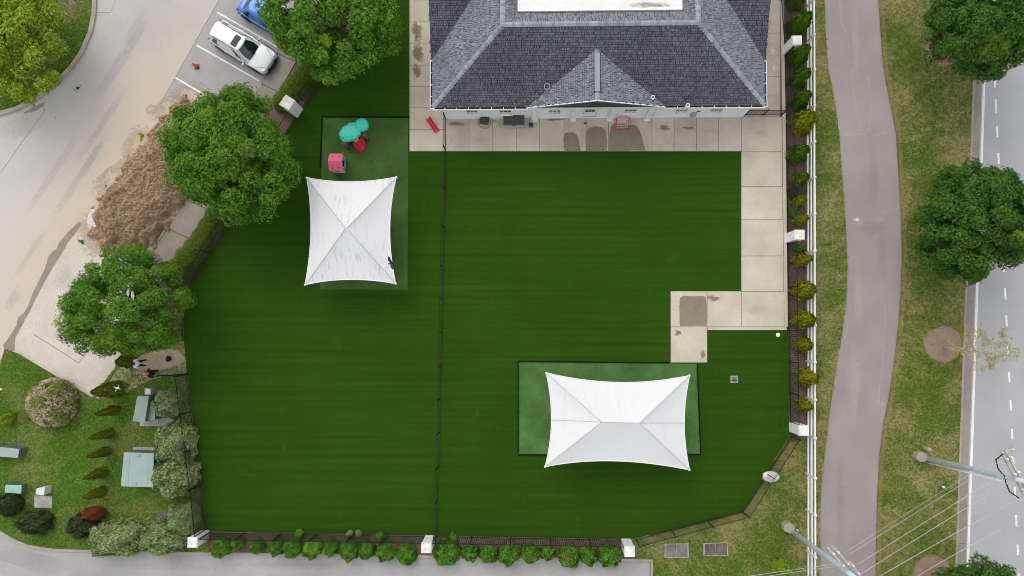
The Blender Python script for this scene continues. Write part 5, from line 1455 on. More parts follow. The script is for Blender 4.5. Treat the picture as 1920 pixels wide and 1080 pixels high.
# ------------------------------------------------------------------ cars
def patch(p00, p10, p11, p01, nu, nv, bulge, out):
    p00, p10, p11, p01 = map(Vector, (p00,p10,p11,p01)); out = Vector(out)
    n = (p10-p00).cross(p01-p00).normalized()
    if n.dot(out) < 0: n = -n
    return lambda u, v: (p00*(1-u)*(1-v)+p10*u*(1-v)+p11*u*v+p01*(1-u)*v)+n*(bulge*4*u*(1-u)+bulge*0.5*4*v*(1-v))
def inset(q, fu, fv):
    a, b, c, d = map(Vector, q)
    L = lambda u, v: a*(1-u)*(1-v)+b*u*(1-v)+c*u*v+d*(1-u)*v
    return [L(fu,fv), L(1-fu,fv), L(1-fu,1-fv), L(fu,1-fv)]
def car(label, loc, heading, paint, suv=True):
    root = empty('car', loc, heading, label, 'car')
    PT = MAT[paint]
    zb, zr = (1.02, 1.66) if suv else (0.95, 1.46)
    L = 4.68 if suv else 4.45
    hl = L/2
    # stations: x, half width, top z, low z
    st = [(-hl,0.70,0.62,0.42),(-hl+0.04,0.80,0.86,0.34),(-hl+0.20,0.88,zb-0.03,0.28),(-hl+0.7,0.925,zb+0.01,0.26),(-0.9,0.935,zb+0.0,0.24),(0.0,0.935,zb-0.01,0.24),(0.75,0.93,zb-0.02,0.24),(1.15,0.92,zb-0.03,0.25),(1.6,0.92,zb-0.06,0.26),(hl-0.28,0.90,zb-0.14,0.27),(hl-0.05,0.82,zb-0.24,0.30),(hl,0.70,zb-0.36,0.38)]
    prof = lambda w, zt, zl: [(-w*0.90,zl),(-w*0.99,zl+0.16),(-w,zl+0.36*(zt-zl)+0.08),(-w*0.985,zt-0.14),(-w*0.93,zt-0.035),(-w*0.62,zt+0.012),(0,zt+0.03),(w*0.62,zt+0.012),(w*0.93,zt-0.035),(w*0.985,zt-0.14),(w,zl+0.36*(zt-zl)+0.08),(w*0.99,zl+0.16),(w*0.90,zl)]
    vs = []; fs = []
    for x, w, zt, zl in st: vs += [(x,y,z) for y, z in prof(w, zt, zl)]
    k = 13
    for i in range(len(st)-1):
        for j in range(k): fs.append((i*k+j, i*k+(j+1) % k, (i+1)*k+(j+1) % k, (i+1)*k+j))
    fs += [tuple(range(k)), tuple(range((len(st)-1)*k, len(st)*k))[::-1]]
    body = MB().add(vs, fs)
    me = body.mesh('body'); bm = bmesh.new(); bm.from_mesh(me); bmesh.ops.recalc_face_normals(bm, faces=bm.faces); bm.to_mesh(me); bm.free()
    bo = link('body', me, PT, root, True); sbm = bo.modifiers.new('s', 'SUBSURF'); sbm.levels = 2; sbm.render_levels = 2
    # greenhouse
    xr0, xr1, xf1, xf0 = ((-hl+0.16, -hl+0.62, 0.30, 1.12) if suv else (-hl+0.45, -hl+1.10, 0.20, 1.05))
    wb, wr = 0.86, 0.585
    z0 = zb-0.05
    g8 = {'rbl':(xr0,wb*0.93,z0),'rbr':(xr0,-wb*0.93,z0),'fbl':(xf0,wb*0.92,z0),'fbr':(xf0,-wb*0.92,z0),'rtl':(xr1,wr*0.96,zr-0.03),'rtr':(xr1,-wr*0.96,zr-0.03),'ftl':(xf1,wr,zr-0.02),'ftr':(xf1,-wr,zr-0.02)}
    G = {a: Vector(b) for a, b in g8.items()}
    cab = MB()
    cab.grid(patch(G['rbl'],G['fbl'],G['ftl'],G['rtl'],10,4,0.05,(0,1,0)),10,4).grid(patch(G['rbr'],G['fbr'],G['ftr'],G['rtr'],10,4,0.05,(0,-1,0)),10,4)
    cab.grid(patch(G['fbl'],G['fbr'],G['ftr'],G['ftl'],10,4,0.05,(1,0,0.5)),10,4).grid(patch(G['rbl'],G['rbr'],G['rtr'],G['rtl'],10,4,0.05,(-1,0,0.5)),10,4)
    cab.build('pillars', PT, root, True)
    xa_, xb_ = xr1-(0.26 if suv else 0.10), xf1+0.06
    def rfn(u, v):
        x = xa_+(xb_-xa_)*u; s_ = 2*v-1
        endf = 1-0.13*max(0.0, 1-u/0.22)**2-0.05*max(0.0, (u-0.8)/0.2)**2      # rounded rear corners
        x += 0.10*(1-s_*s_)*(1 if u > 0.5 else -0.6)*abs(2*u-1)**3           # bowed ends
        return (x, s_*(wr+0.03)*endf, zr-0.005+0.035*(1-s_*s_)+0.025*math.sin(math.pi*min(1, u*1.05))-0.05*max(0.0, 1-u/0.25)**2-(0.02 if abs(s_) > 0.97 else 0))
    roof = MB().grid(rfn, 20, 12)
    ro = roof.build('roof', PT, root, True); sd_ = ro.modifiers.new('t','SOLIDIFY'); sd_.thickness = 0.04; sd_.offset = -1
    def pane(name, keys, fu, fv, bul, out, mat='car_glass'):
        q = inset([G[k_] for k_ in keys], fu, fv); off = Vector(out).normalized()*0.012
        return MB().grid(patch(*[p+off for p in q],10,5,bul,out),10,5).build(name, MAT[mat], root, True)
    pane('windshield', ('fbl','fbr','ftr','ftl'), 0.075, 0.04, 0.055, (1,0,0.6))
    pane('rear_window', ('rbl','rbr','rtr','rtl'), 0.08, 0.16, 0.055, (-1,0,0.6))
    for s, ks in ((1,('rbl','fbl','ftl','rtl')),(-1,('rbr','fbr','ftr','rtr'))):
        q = [G[k_] for k_ in ks]; a, b, c, d = q
        Lp = lambda u, v: a*(1-u)*(1-v)+b*u*(1-v)+c*u*v+d*(1-u)*v
        for u0, u1 in ((0.07,0.30),(0.33,0.60),(0.63,0.90)):
            qq = [Lp(u0,0.14)+Vector((0,s*0.045,0.005)), Lp(u1,0.14)+Vector((0,s*0.045,0.005)), Lp(u1,0.9)+Vector((0,s*0.04,0.005)), Lp(u0,0.9)+Vector((0,s*0.04,0.005))]
            MB().grid(patch(*qq,4,3,0.012,(0,s,0)),4,3).build('side_window', MAT['car_glass'], root, True)
        # belt chrome, handles, mirror, rail, wheels, lamps
        MB().tube([a+Vector((0.1,s*0.05,0.03)), (a+b)/2+Vector((0,s*0.105,0.03)), b+Vector((-0.05,s*0.04,0.03))], 0.014, 5).build('belt_trim', MAT['chrome'], root)
        for x in (-0.75, 0.28): MB().box(x-0.12, s*0.935-0.025, zb-0.17, x+0.12, s*0.935+0.025, zb-0.135).build('door_handle', PT, root, bevel=0.01)
        mi = MB().ell((0.86, s*1.04, zb+0.04), 0.075, 0.12, 0.075, 12, 8).build('mirror', PT, root, True)
        MB().box(0.84, min(s*0.86,s*1.0), zb-0.02, 0.92, max(s*0.86,s*1.0), zb+0.03).build('arm', MAT['car_black'], mi)
        if suv:
            MB().tube([(xr1+0.05,s*(wr-0.03),zr+0.0),(xr1+0.2,s*(wr-0.02),zr+0.05),(xf1-0.35,s*(wr-0.02),zr+0.05),(xf1-0.15,s*(wr-0.03),zr+0.0)], 0.022, 6).build('roof_rail', MAT['car_black'], root, True)
        MB().ell((hl-0.17, s*0.68, zb-0.225), 0.17, 0.10, 0.05, 12, 8, s*-0.75).build('headlight', MAT['lamp_glass'], root, True)
        MB().ell((-hl+0.13, s*0.74, zb-0.14), 0.10, 0.09, 0.13, 12, 8, s*0.5).build('taillight', MAT['lamp_red'], root, True)
        MB().tube([(hl-0.75,s*0.80,zb-0.05),(hl-0.25,s*0.50,zb-0.14)], 0.008, 4).build('hood_crease', MAT['car_black'], root)
        for x in (-1.40, 1.42):
            wl = empty('wheel', (x, s*0.84, 0.36)); wl.parent = root; wl.rotation_euler = (math.pi/2, 0, 0)
            MB().lathe([(0.22,-0.11),(0.34,-0.11),(0.365,-0.08),(0.37,0),(0.365,0.08),(0.34,0.11),(0.22,0.11)], 24).build('tyre', MAT['tyre'], wl, True)
            rm = MB().lathe([(0.03,-0.09),(0.225,-0.09),(0.225,0.09),(0.03,0.09)], 20)
            rm.build('rim', MAT['rim'], wl)
            MB().tube([(x+0.46*math.cos(t), s*0.935, 0.36+0.46*math.sin(t)) for t in [math.pi*i/12 for i in range(-1,14)]], 0.03, 6).build('wheel_arch', MAT['car_black'], root, True)
        MB().box(-1.0, min(s*0.90,s*0.945), 0.26, 1.0, max(s*0.90,s*0.945), 0.36).build('sill_trim', MAT['car_black'], root, bevel=0.02)
    # face and tail
    MB().taper((hl-0.02,0),0.10,1.0,0.10,0.92,0.50,zb-0.33).build('grille', MAT['car_black'], root, bevel=0.02)
    MB().tube([(hl-0.10,-0.62,zb-0.30),(hl+0.035,-0.25,zb-0.36),(hl+0.035,0.25,zb-0.36),(hl-0.10,0.62,zb-0.30)], 0.018, 6).build('grille_bar', MAT['chrome'], root, True)
    MB().tube([(hl-0.30,-0.86,0.36),(hl-0.02,-0.62,0.36),(hl+0.05,0,0.36),(hl-0.02,0.62,0.36),(hl-0.30,0.86,0.36)], 0.085, 8).build('front_bumper', MAT['car_black'], root, True)
    MB().tube([(-hl+0.20,-0.86,0.44),(-hl+0.0,-0.66,0.44),(-hl-0.04,0,0.44),(-hl+0.0,0.66,0.44),(-hl+0.20,0.86,0.44)], 0.085, 8).build('rear_bumper', MAT['car_black'], root, True)
    MB().box(-hl-0.03,-0.26,0.60,-hl+0.04,0.26,0.72).build('number_plate', MAT['trim'], root)
    if suv:
        zt = zr+0.062
        MB().box(xf1-0.62,-0.40,zt-0.05,xf1-0.18,0.40,zt-0.002).build('sunroof', MAT['car_black'], root, bevel=0.03)
        MB().tube([(xr1+0.25,0,zr),(xr1+0.10,0,zr+0.07)], 0.02, 5, True, 0.008).build('antenna', MAT['car_white'], root)
    MB().tube([(xf0-0.02,-0.55,z0+0.075),(xf0+0.03,0.1,z0+0.085)], 0.012, 4).build('wiper', MAT['car_black'], root)
    return root
a = P(398.5,53,0.9); b = P(506,118,0.9); c = (a+b)/2
hd = math.atan2((b-a).y, (b-a).x)
car('white sport utility vehicle with dark sunroof parked between white lines', (c.x, c.y, -0.09), hd, 'car_white', True)
c2 = P(501,27,0.9)
car('blue car at the top edge, partly hidden beneath the tree', (c2.x, c2.y, -0.09), hd, 'car_blue', False)

# ------------------------------------------------------------------ utility cabinets and lids
def box_on(name, label, cat, corners, zt, zb=0.0, mat='tx', pad_=None, side='tx_dark', lid=0.06, group=None):
    """corners: lid corners as the photo shows them, at height zt"""
    q = [P(x, y, zt) for x, y in corners]; c = sum(q, Vector())/4
    root = empty(name, (c.x, c.y, zb), 0, label, cat, group)
    cc = [(p.x,p.y) for p in q]; ins = [(c.x+(p.x-c.x)*0.95, c.y+(p.y-c.y)*0.95) for p in q]
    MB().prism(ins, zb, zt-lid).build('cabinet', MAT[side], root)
    top = [(c.x+(p.x-c.x)*0.96, c.y+(p.y-c.y)*0.96) for p in q]
    n = 4
    m = MB().prism(cc, zt-lid, zt-0.015)
    o = m.build('lid', MAT[mat], root, bevel=0.015, seg=2)
    if pad_: MB().prism(W2(pad_, 0.06), -0.05, 0.06).build('base_slab', MAT['pale_conc'], root, bevel=0.01, seg=1)
    settle(root)
    return root
t = box_on('transformer', 'large flat-topped pale green transformer box on the left lawn', 'transformer', [(232,848),(288,850),(287,914),(226,912)], 1.45, 0.06, 'tx', [(250,838),(290,839),(300,905),(246,903)])
def fitting(root, name, px, py, z, mb, mat):
    o = mb.build(name, MAT[mat], root); o.matrix_parent_inverse = Matrix.Translation(root.location).inverted(); return o
c = P(259,854,1.46); fitting(t, 'lifting_lug', 0,0,0, MB().obox((c.x,c.y), 0.3, 0.1, 1.43, 1.50), 'tx')
c = P(252,907,1.46); fitting(t, 'lifting_lug', 0,0,0, MB().obox((c.x,c.y), 0.3, 0.1, 1.43, 1.50), 'tx')
for xa, xb, ya in ((243,239,850),(277,276,851)):
    a, b = P(xa,ya,1.46), P(xb,911,1.46); d = b-a
    fitting(t, 'lid_rib', 0,0,0, MB().obox(((a.x+b.x)/2,(a.y+b.y)/2), d.length, 0.03, 1.43, 1.45, math.atan2(d.y,d.x)), 'tx')
box_on('cabinet', 'taller lid of the twin green cabinets beside the round grey-green bush', 'cabinet', [(257,742),(279,743),(271,792),(248,790)], 1.5, 0.06, 'tx2', [(258,775),(326,770),(325,800),(263,799)])
box_on('cabinet', 'lower narrow lid of the twin green cabinets, tucked against the bush', 'cabinet', [(277,754),(292,754),(290,788),(273,787)], 1.05, 0.06, 'tx2')
mp = box_on('meter_pedestal', 'small white meter pedestal on a slab above the twin cabinets', 'meter box', [(272,729),(282,729),(282,740),(272,740)], 0.9, 0.06, 'whitebox', [(271,727),(303,732),(300,743),(271,742)], 'greyp')
box_on('cabinet', 'long green cabinet cut by the left edge of the picture', 'cabinet', [(-40,834),(36,842),(33,859),(-40,853)], 0.85, 0.0, 'tx')
box_on('utility_box', 'small mint green box near the left edge above the dark bush', 'utility box', [(10,909),(40,910),(39,926),(8,924)], 0.6, 0.0, 'mint')
box_on('utility_box', 'small pale box beside the square concrete lid on the left lawn', 'utility box', [(68,916),(84,913),(82,929),(66,927)], 0.75, 0.0, 'whitebox', None, 'whitebox')
def pad_lid(label, corners, z, mat, name='vault_lid', split=False, frame=None):
    q = [P(x, y, z) for x, y in corners]; c = sum(q, Vector())/4
    root = empty(name, (c.x,c.y,0), 0, label, 'lid')
    if frame:
        MB().prism([(p.x,p.y) for p in q], -0.1, z-0.02).build('frame', MAT['pale_conc'], root)
    sh = shrink(q, 0.1 if frame else 0.0)
    if split:
        m0 = (sh[0]+sh[1])/2; m1 = (sh[3]+sh[2])/2; e = Vector((0.012,0,0))
        MB().prism([(p.x,p.y) for p in (sh[0], m0-e, m1-e, sh[3])], -0.1, z).build('cover_plate', MAT[mat], root, bevel=0.008, seg=1)
        MB().prism([(p.x,p.y) for p in (m0+e, sh[1], sh[2], m1+e)], -0.1, z).build('cover_plate', MAT[mat], root, bevel=0.008, seg=1)
    else:
        MB().prism([(p.x,p.y) for p in sh], -0.1, z).build('cover_plate', MAT[mat], root, bevel=0.02, seg=2)
    settle(root)
pad_lid('square weathered concrete lid beside the small pale box', [(64,929),(98,930),(97,953),(64,952)], 0.06, 'pale_conc')
pad_lid('grey double vault lid in the lower right lawn, nearer the pillar', [(1246,1020),(1291,1019),(1292,1046),(1246,1046)], 0.04, 'lid', split=True, frame=True)
pad_lid('darker double vault lid in the lower right lawn, nearer the white rail fence', [(1319,1019),(1365,1017),(1366,1042),(1319,1043)], 0.04, 'lid_dark', split=True, frame=True)
def manhole():
    c = P(303,966,0.02)
    root = empty('manhole_cover', (c.x,c.y,0), 0, 'round rusty manhole cover in the grass above the grey-green bushes', 'manhole cover')
    MB().lathe([(0.36,-0.08),(0.36,0.02),(0.29,0.02),(0.29,-0.08)], 28).build('rim', MAT['castiron'], root)
    MB().lathe([(0.285,-0.08),(0.285,0.018),(0.13,0.018),(0.12,0.035),(0.07,0.035),(0.06,0.015),(0.002,0.015)], 28).build('lid', MAT['castiron'], root)
manhole()
def rock(label, px, py, rx, ry, h, seed, mat='stone', name='rock'):
    c = P(px, py, h*0.5); r = random.Random(seed)
    m = MB().ell((0,0,h*0.35), rx*SC, ry*SC, h*0.65, 12, 7)
    m.v = [(x*r.uniform(0.88,1.12), y*r.uniform(0.88,1.12), max(-0.05, z*r.uniform(0.9,1.1))) for x, y, z in m.v]
    o = m.build(name, MAT[mat], None, True); o.location = (c.x,c.y,0 if mat == 'stone' else -0.1); tag(o, label, 'rock')
rock('pale boulder half under the angled black fence', 1446, 894, 17, 10.5, 0.35, 3)
rock('brown clod lying loose at the left foot of the clay heap', 183, 372, 5, 3.5, 0.16, 4, 'pile')
rock('small pale stone above the white mortar spill', 171, 388, 3, 3, 0.12, 5, 'pale_conc')

# drain grate, white disc, round caps
c = P(1376.5,711,0.05)
root = empty('drain_grate', (c.x,c.y,0.03), 0, 'small square drain grate in the turf right of the long sail', 'drain')
s = 0.235
f = MB().box(-s,-s,-0.02,s,-s+0.06,0.03).box(-s,s-0.06,-0.02,s,s,0.03).box(-s,-s+0.06,-0.02,-s+0.06,s-0.06,0.03).box(s-0.06,-s+0.06,-0.02,s,s-0.06,0.03); f.build('frame', MAT['pale_conc'], root)
MB().box(-s+0.06,-s+0.06,-0.02,s-0.06,s-0.06,0.004).build('sump', MAT['hole'], root)
for i in range(4):
    y = -s+0.10+i*0.09; MB().box(-s+0.061,y-0.012,0.005,s-0.061,y+0.012,0.022).build('bar', MAT['steel'], root)
c = P(1459,628,0.05); o = MB().lathe([(0.15,-0.02),(0.15,0.03),(0.12,0.05),(0.002,0.052)], 24, (0,0,0)).build('access_cap', MAT['trim'], None, True); o.location = (c.x,c.y,0.03); tag(o, 'round white cap in the turf at the patio corner', 'cap')
c = P(1768,913,0.1); o = MB().lathe([(0.06,-0.05),(0.06,0.12),(0.085,0.14),(0.08,0.19),(0.03,0.21),(0.002,0.212)], 18).build('access_cap', MAT['trim'], None, True); o.location = (c.x,c.y,0); tag(o, 'small white round cap in the verge beneath the wires', 'cap')
c = P(183,745,0.03); o = MB().lathe([(0.10,-0.03),(0.10,0.02),(0.085,0.035),(0.002,0.036)], 18).build('access_cap', MAT['tanp'], None, True); o.location = (c.x,c.y,0); tag(o, 'round tan cap in the grass left of the fat evergreen', 'cap')
c = P(1,730,0.1); o = MB().lathe([(0.08,-0.03),(0.08,0.08),(0.06,0.10),(0.002,0.101)], 18).build('access_cap', MAT['trim'], None, True); o.location = (c.x,c.y,0); tag(o, 'white round cap cut by the left edge of the lawn', 'cap')
c = P(1728,838,0.0); o = MB().lathe([(0.11,-0.1),(0.11,0.95),(0.10,1.0),(0.06,1.04),(0.002,1.05)], 20).build('marker_post', MAT['post_tan'], None, True); o.location = (c.x,c.y,0); tag(o, 'stubby tan marker post beside the right utility pole foot', 'marker post')

# ------------------------------------------------------------------ utility poles and wires
def util_pole(label, base, top, zt, plinth_px, conduit, arms, rot):
    B = P(*base, 0); T = P(*top, zt); up = (T-B)
    root = empty('utility_pole', B, 0, label, 'utility pole')
    ext = T+up*0.12
    MB().tube([B+Vector((0,0,-0.05)), T, ext], 0.175, 12, True, 0.12).build('shaft', MAT['pole'], root, True)
    for k in range(5):
        p = B+up*(0.25+0.15*k); MB().tube([p, p+up*0.004], 0.168-0.007*k, 12).build('band', MAT['steel'], root)
    c = P(*plinth_px, 0.6)
    hexa = [(c.x+0.40*math.cos(rot+k*math.pi/3), c.y+0.36*math.sin(rot+k*math.pi/3)) for k in range(6)]
    MB().prism(hexa, -0.1, 0.62).build('footing', MAT['plinth'], root, bevel=0.02)
    u = Vector((conduit[0],conduit[1],0))
    MB().tube([B+u+Vector((0,0,0.3)), B+u+up*conduit[2]], 0.05, 8).build('conduit', MAT['steel_white'], root, True)
    for (a, b, z, w) in arms:
        A_, B_ = P(*a, z), P(*b, z); d = B_-A_; ang = math.atan2(d.y,d.x); mid = (A_+B_)/2
        arm = MB().obox((mid.x,mid.y), d.length, w, z-0.06, z+0.06, ang).build('crossarm', MAT['timber'], root, bevel=0.01, seg=1)
        n = 3
        for i in range(n):
            p = A_+d*((i+0.5)/n)
            MB().lathe([(0.02,0.06),(0.05,0.1),(0.075,0.14),(0.045,0.18),(0.075,0.22),(0.045,0.27),(0.02,0.30)], 10, (p.x,p.y,z)).build('insulator', MAT['porcelain'], arm, True)
    settle(root)
    for ch in root.children:
        pass
    return root, T
pr, TR = util_pole('galvanised utility pole at the right leaning over the road, with timber crossarms', (1733,858), (1905,899), 8.8, (1729,857), (0.0,-0.27,0.86), [((1877,846),(1921,930),8.9,0.11),((1884,842),(1928,926),8.95,0.11),((1868,862),(1900,838),8.2,0.08)], 0.2)
pl, TL = util_pole('galvanised utility pole at the bottom right across the white rail fence', (1482,994), (1592,1075), 8.8, (1480,990), (0.30,0.12,0.06), [((1551,1026),(1606,1090),8.7,0.11),((1560,1023),(1617,1088),8.75,0.11),((1592,1052),(1622,1094),9.0,0.08)], 0.6)
c = P(1500,1001,0.7)
# loose black jumper cables on the right pole
jm = MB().tube([P(1876,850,8.9)+Vector((0,0,0.2)), P(1867,862,8.5), P(1872,880,8.2), P(1884,893,8.1), P(1886,905,8.1), P(1893,922,8.2), P(1912,935,8.4)], 0.035, 6)
o = jm.build('jumper_cable', MAT['cable'], pr, True); o.matrix_parent_inverse = Matrix.Translation(pr.location).inverted()
def wire(label, a, b, za, zb, r=0.016, sag=0.35, ext=0.0):
    A_, B_ = P(*a, za), P(*b, zb)
    d = B_-A_; A0 = A_-d*ext*0.0; E = B_+d*ext
    m = MB(); pts = []
    for i in range(17):
        t_ = i/16; p = A0+(E-A0)*t_; p.z -= sag*4*t_*(1-t_)*0.5
        pts.append(p)
    o = m.tube(pts, r, 5).build('overhead_wire', MAT['wire'], None, True); tag(o, label, 'wire', 'wires between the two poles')
wz = 9.0
wire('uppermost thin wire strung between the two utility poles', (1578,1040), (1885,850), 8.7, 8.9, 0.010, 0.2, 0.3)
wire('second wire from the top strung between the two utility poles', (1590,1041), (1905,848), 8.7, 8.9, 0.012, 0.2, 0.3)
wire('third wire from the top, with a clamp near the left pole', (1607,1059), (1920,867), 8.8, 8.9, 0.018, 0.2, 0.3)
wire('fourth wire from the top strung across the verge', (1610,1079), (1920,888), 8.8, 8.9, 0.018, 0.2, 0.3)
wire('fifth wire from the top strung across the verge', (1650,1080), (1920,931), 8.9, 8.9, 0.018, 0.2, 0.3)
wire('lowest wire crossing above the bottom right tree', (1720,1080), (1920,970), 8.9, 8.9, 0.016, 0.2, 0.3)
wire('upper of the two wires leaving the left pole at the bottom edge', (1562,1058), (1390,1083), 8.5, 8.5, 0.014, 0.1, 0.6)
wire('lower of the two wires leaving the left pole at the bottom edge', (1566,1062), (1420,1084), 8.3, 8.3, 0.014, 0.1, 0.6)

# ------------------------------------------------------------------ toys and patio things
def play_tree():
    c = P(660,256,0.0)
    root = empty('play_set', (c.x,c.y,0.05), 0, 'toy tree climber with teal crown, brown trunk and red slide', 'toy')
    def canopy(px, py, rx, ry, a, z, seed):
        q = P(px, py, z)-Vector((c.x,c.y,0.05)); m = MB().ell((0,0,0), rx*SC, ry*SC, 0.34, 64, 34)
        vs = []
        for x, y, zz_ in m.v:
            k = 1+0.075*math.sin(15*x/(rx*SC)+3*math.sin(7*y/(ry*SC)+seed))*math.cos(12*y/(ry*SC)+seed+2*math.sin(6*x/(rx*SC)))
            x, y, zz_ = x*k, y*k, zz_*k*1.05
            vs.append((q.x+x*math.cos(a)-y*math.sin(a), q.y+x*math.sin(a)+y*math.cos(a), q.z+zz_))
        m.v = vs; m.build('canopy', MAT['teal'], root, True)
    canopy(657,248.5,22.5,16.5, 0.6, 1.55, 1.0); canopy(678.5,234.5,13,12.5, 0.4, 1.62, 2.2)
    def loc(px, py, z): return P(px, py, z)-Vector((c.x,c.y,0.05))
    for (px, py, r_, h) in ((644,268,0.17,1.2),(682,252,0.15,1.3),(655,243,0.16,1.5),(670,252,0.13,1.3),(648,258,0.14,1.3)):
        q = loc(px, py, h); m = MB().tube([(q.x,q.y,0),(q.x+0.03,q.y,h*0.5),(q.x,q.y,h)], r_, 10, True, r_*0.8); m.build('trunk', MAT['brownp'], root, True)
    q = loc(667,261,0.75); MB().ell((q.x,q.y,q.z), 0.24, 0.18, 0.09, 14, 8, 0.5).build('platform', MAT['tanp'], root, True)
    a0, a1 = loc(663,269,0.72), loc(678,258,0.72); b0, b1 = loc(674,285.5,0.08), loc(687,277,0.08)
    m = MB().add([a0,a1,b1,b0,a0-Vector((0,0,.05)),a1-Vector((0,0,.05)),b1-Vector((0,0,.05)),b0-Vector((0,0,.05))], [(0,1,2,3),(7,6,5,4),(0,3,7,4),(1,5,6,2),(0,4,5,1),(2,6,7,3)])
    sl = m.build('slide', MAT['red'], root)
    for (p, q_) in ((a0,b0),(a1,b1)):
        MB().tube([p+Vector((0,0,.05)), p+(q_-p)*0.5+Vector((0,0,.05)), q_+Vector((0,0,.05))], 0.075, 8).build('side_rail', MAT['red'], sl, True)
    for i in range(5):
        t_ = 0.15+0.16*i; p = a0+(b0-a0)*t_; q_ = a1+(b1-a1)*t_
        MB().tube([p+Vector((0,0,.02)), q_+Vector((0,0,.02))], 0.03, 6).build('rib', MAT['red'], sl, True)
play_tree()

def playhouse():
    h0, h1 = 0.95, 1.30
    A = P(614.5,302,h1); B = P(641,302.5,h1); c = (A+B)/2
    root = empty('playhouse', (c.x,c.y,0.05), 0, 'small toy house with pink roof and pale blue walls', 'toy')
    hx = (B.x-A.x)/2; hy = (P(628,285,h0).y-P(628,318,h0).y)/2
    for s in (1,-1):
        m = MB().add([(-hx,0,h1-0.05),(hx,0,h1-0.05),(hx,s*hy,h0-0.05),(-hx,s*hy,h0-0.05),(-hx,0,h1-0.09),(hx,0,h1-0.09),(hx,s*hy,h0-0.09),(-hx,s*hy,h0-0.09)], [(0,1,2,3),(7,6,5,4),(0,3,7,4),(1,5,6,2),(0,4,5,1),(2,6,7,3)])
        p = m.build('roof', MAT['pink'], root)
        for (u, v) in ((-0.42,0.66),(0.48,0.62)):
            z = h1-0.05+(h0-h1)*v
            MB().lathe([(0.045,0),(0.045,0.02),(0.002,0.021)], 12, (u*hx, s*hy*v, z-0.004)).build('skylight', MAT['hole'], p)
    wx_, wy_ = hx*0.86, hy*0.86; th = 0.04; ht = h0-0.12
    w = MB().box(-wx_,-wy_,0,wx_,-wy_+th,ht).box(-wx_,wy_-th,0,wx_,wy_,ht).box(-wx_,-wy_+th,0,-wx_+th,wy_-th,ht)
    w.build('wall', MAT['paleblue'], root)
    e = MB().box(wx_-th,-wy_+th,0,wx_,-0.20,ht).box(wx_-th,0.20,0,wx_,wy_-th,ht).box(wx_-th,-0.20,0.78,wx_,0.20,ht); e.build('end_wall', MAT['bluep'], root)
    MB().box(wx_+0.004,-0.19,0.0,wx_+0.03,0.19,0.42).build('half_door', MAT['bluep'], root)
    MB().box(-wx_+th,-wy_+th,0,wx_-th,wy_-th,0.03).build('floor_panel', MAT['hole'], root)
    for s in (1,-1): MB().box(-0.18,s*wy_-0.012*(1 if s < 0 else -1)-0.01,0.4,0.18,s*wy_+0.012*(1 if s > 0 else -1)+0.01,0.68).build('window', MAT['bluep'], root)
playhouse()

def toy_slide():
    a, b = P(803,222,0.55), P(818.5,244.5,0.1); d = b-a; c = (a+b)/2; ang = math.atan2(d.y,d.x); L = math.hypot(d.x,d.y)
    root = empty('toy_slide', (c.x,c.y,0.06), ang, 'small red toy slide lying on the patio by the building corner', 'toy')
    fz = lambda t_: 0.50*(1-t_)**1.2+0.05
    w = 0.13
    m = MB().grid(lambda u, v: (-L/2+L*u, -w+2*w*v, fz(u)), 12, 4); o = m.build('chute', MAT['red'], root, True)
    sdm = o.modifiers.new('t','SOLIDIFY'); sdm.thickness = 0.03
    for s in (1,-1): MB().tube([(-L/2+L*i/10, s*(w+0.01), fz(i/10)+0.05) for i in range(11)], 0.045, 7).build('side_rail', MAT['red'], root, True)
    MB().obox((L/2+0.03,0), 0.16, 0.40, 0, 0.09).build('foot', MAT['red'], root, bevel=0.03)
    for s in (1,-1): MB().tube([(-L/2-0.02,s*w,0.5),(-L/2-0.14,s*w*1.1,0)], 0.04, 7).build('leg', MAT['purple'], root, True)
    for z in (0.14,0.30): MB().tube([(-L/2-0.12+z*0.25,-w,z),(-L/2-0.12+z*0.25,w,z)], 0.025, 6).build('rung', MAT['purple'], root, True)
    settle(root)
    for ch in root.children: ch.matrix_parent_inverse = Matrix.Identity(4)
toy_slide()

def hose_reel():
    c = P(908.5,226.5,0.35)
    root = empty('hose_reel', (c.x,c.y,0.06), rad(-8), 'charcoal hose reel box with coiled tan hose by the wall', 'hose reel')
    MB().taper((0,0),0.50,0.40,0.62,0.50,0.02,0.36).build('tub', MAT['charcoal'], root, bevel=0.04)
    MB().taper((0,0),0.64,0.52,0.50,0.40,0.362,0.44).build('lid', MAT['charcoal'], root, bevel=0.03)
    m = MB()
    pts = [(0.44*math.cos(t_)*(1+0.03*math.sin(3*t_)), -0.06+0.42*math.sin(t_)*(1+0.04*math.cos(2*t_)), 0.02+0.012*t_/6.28) for t_ in [i*0.3 for i in range(0,45)]]
    m.tube(pts, 0.018, 6).build('hose', MAT['hose'], root, True)
    pts = [(0.55,0.08,0.02),(0.7,0.16,0.02),(0.9,0.14,0.02),(1.05,0.0,0.02),(1.08,-0.25,0.02)]
    MB().tube(pts, 0.016, 6).build('hose_end', MAT['hose'], root, True)
hose_reel()

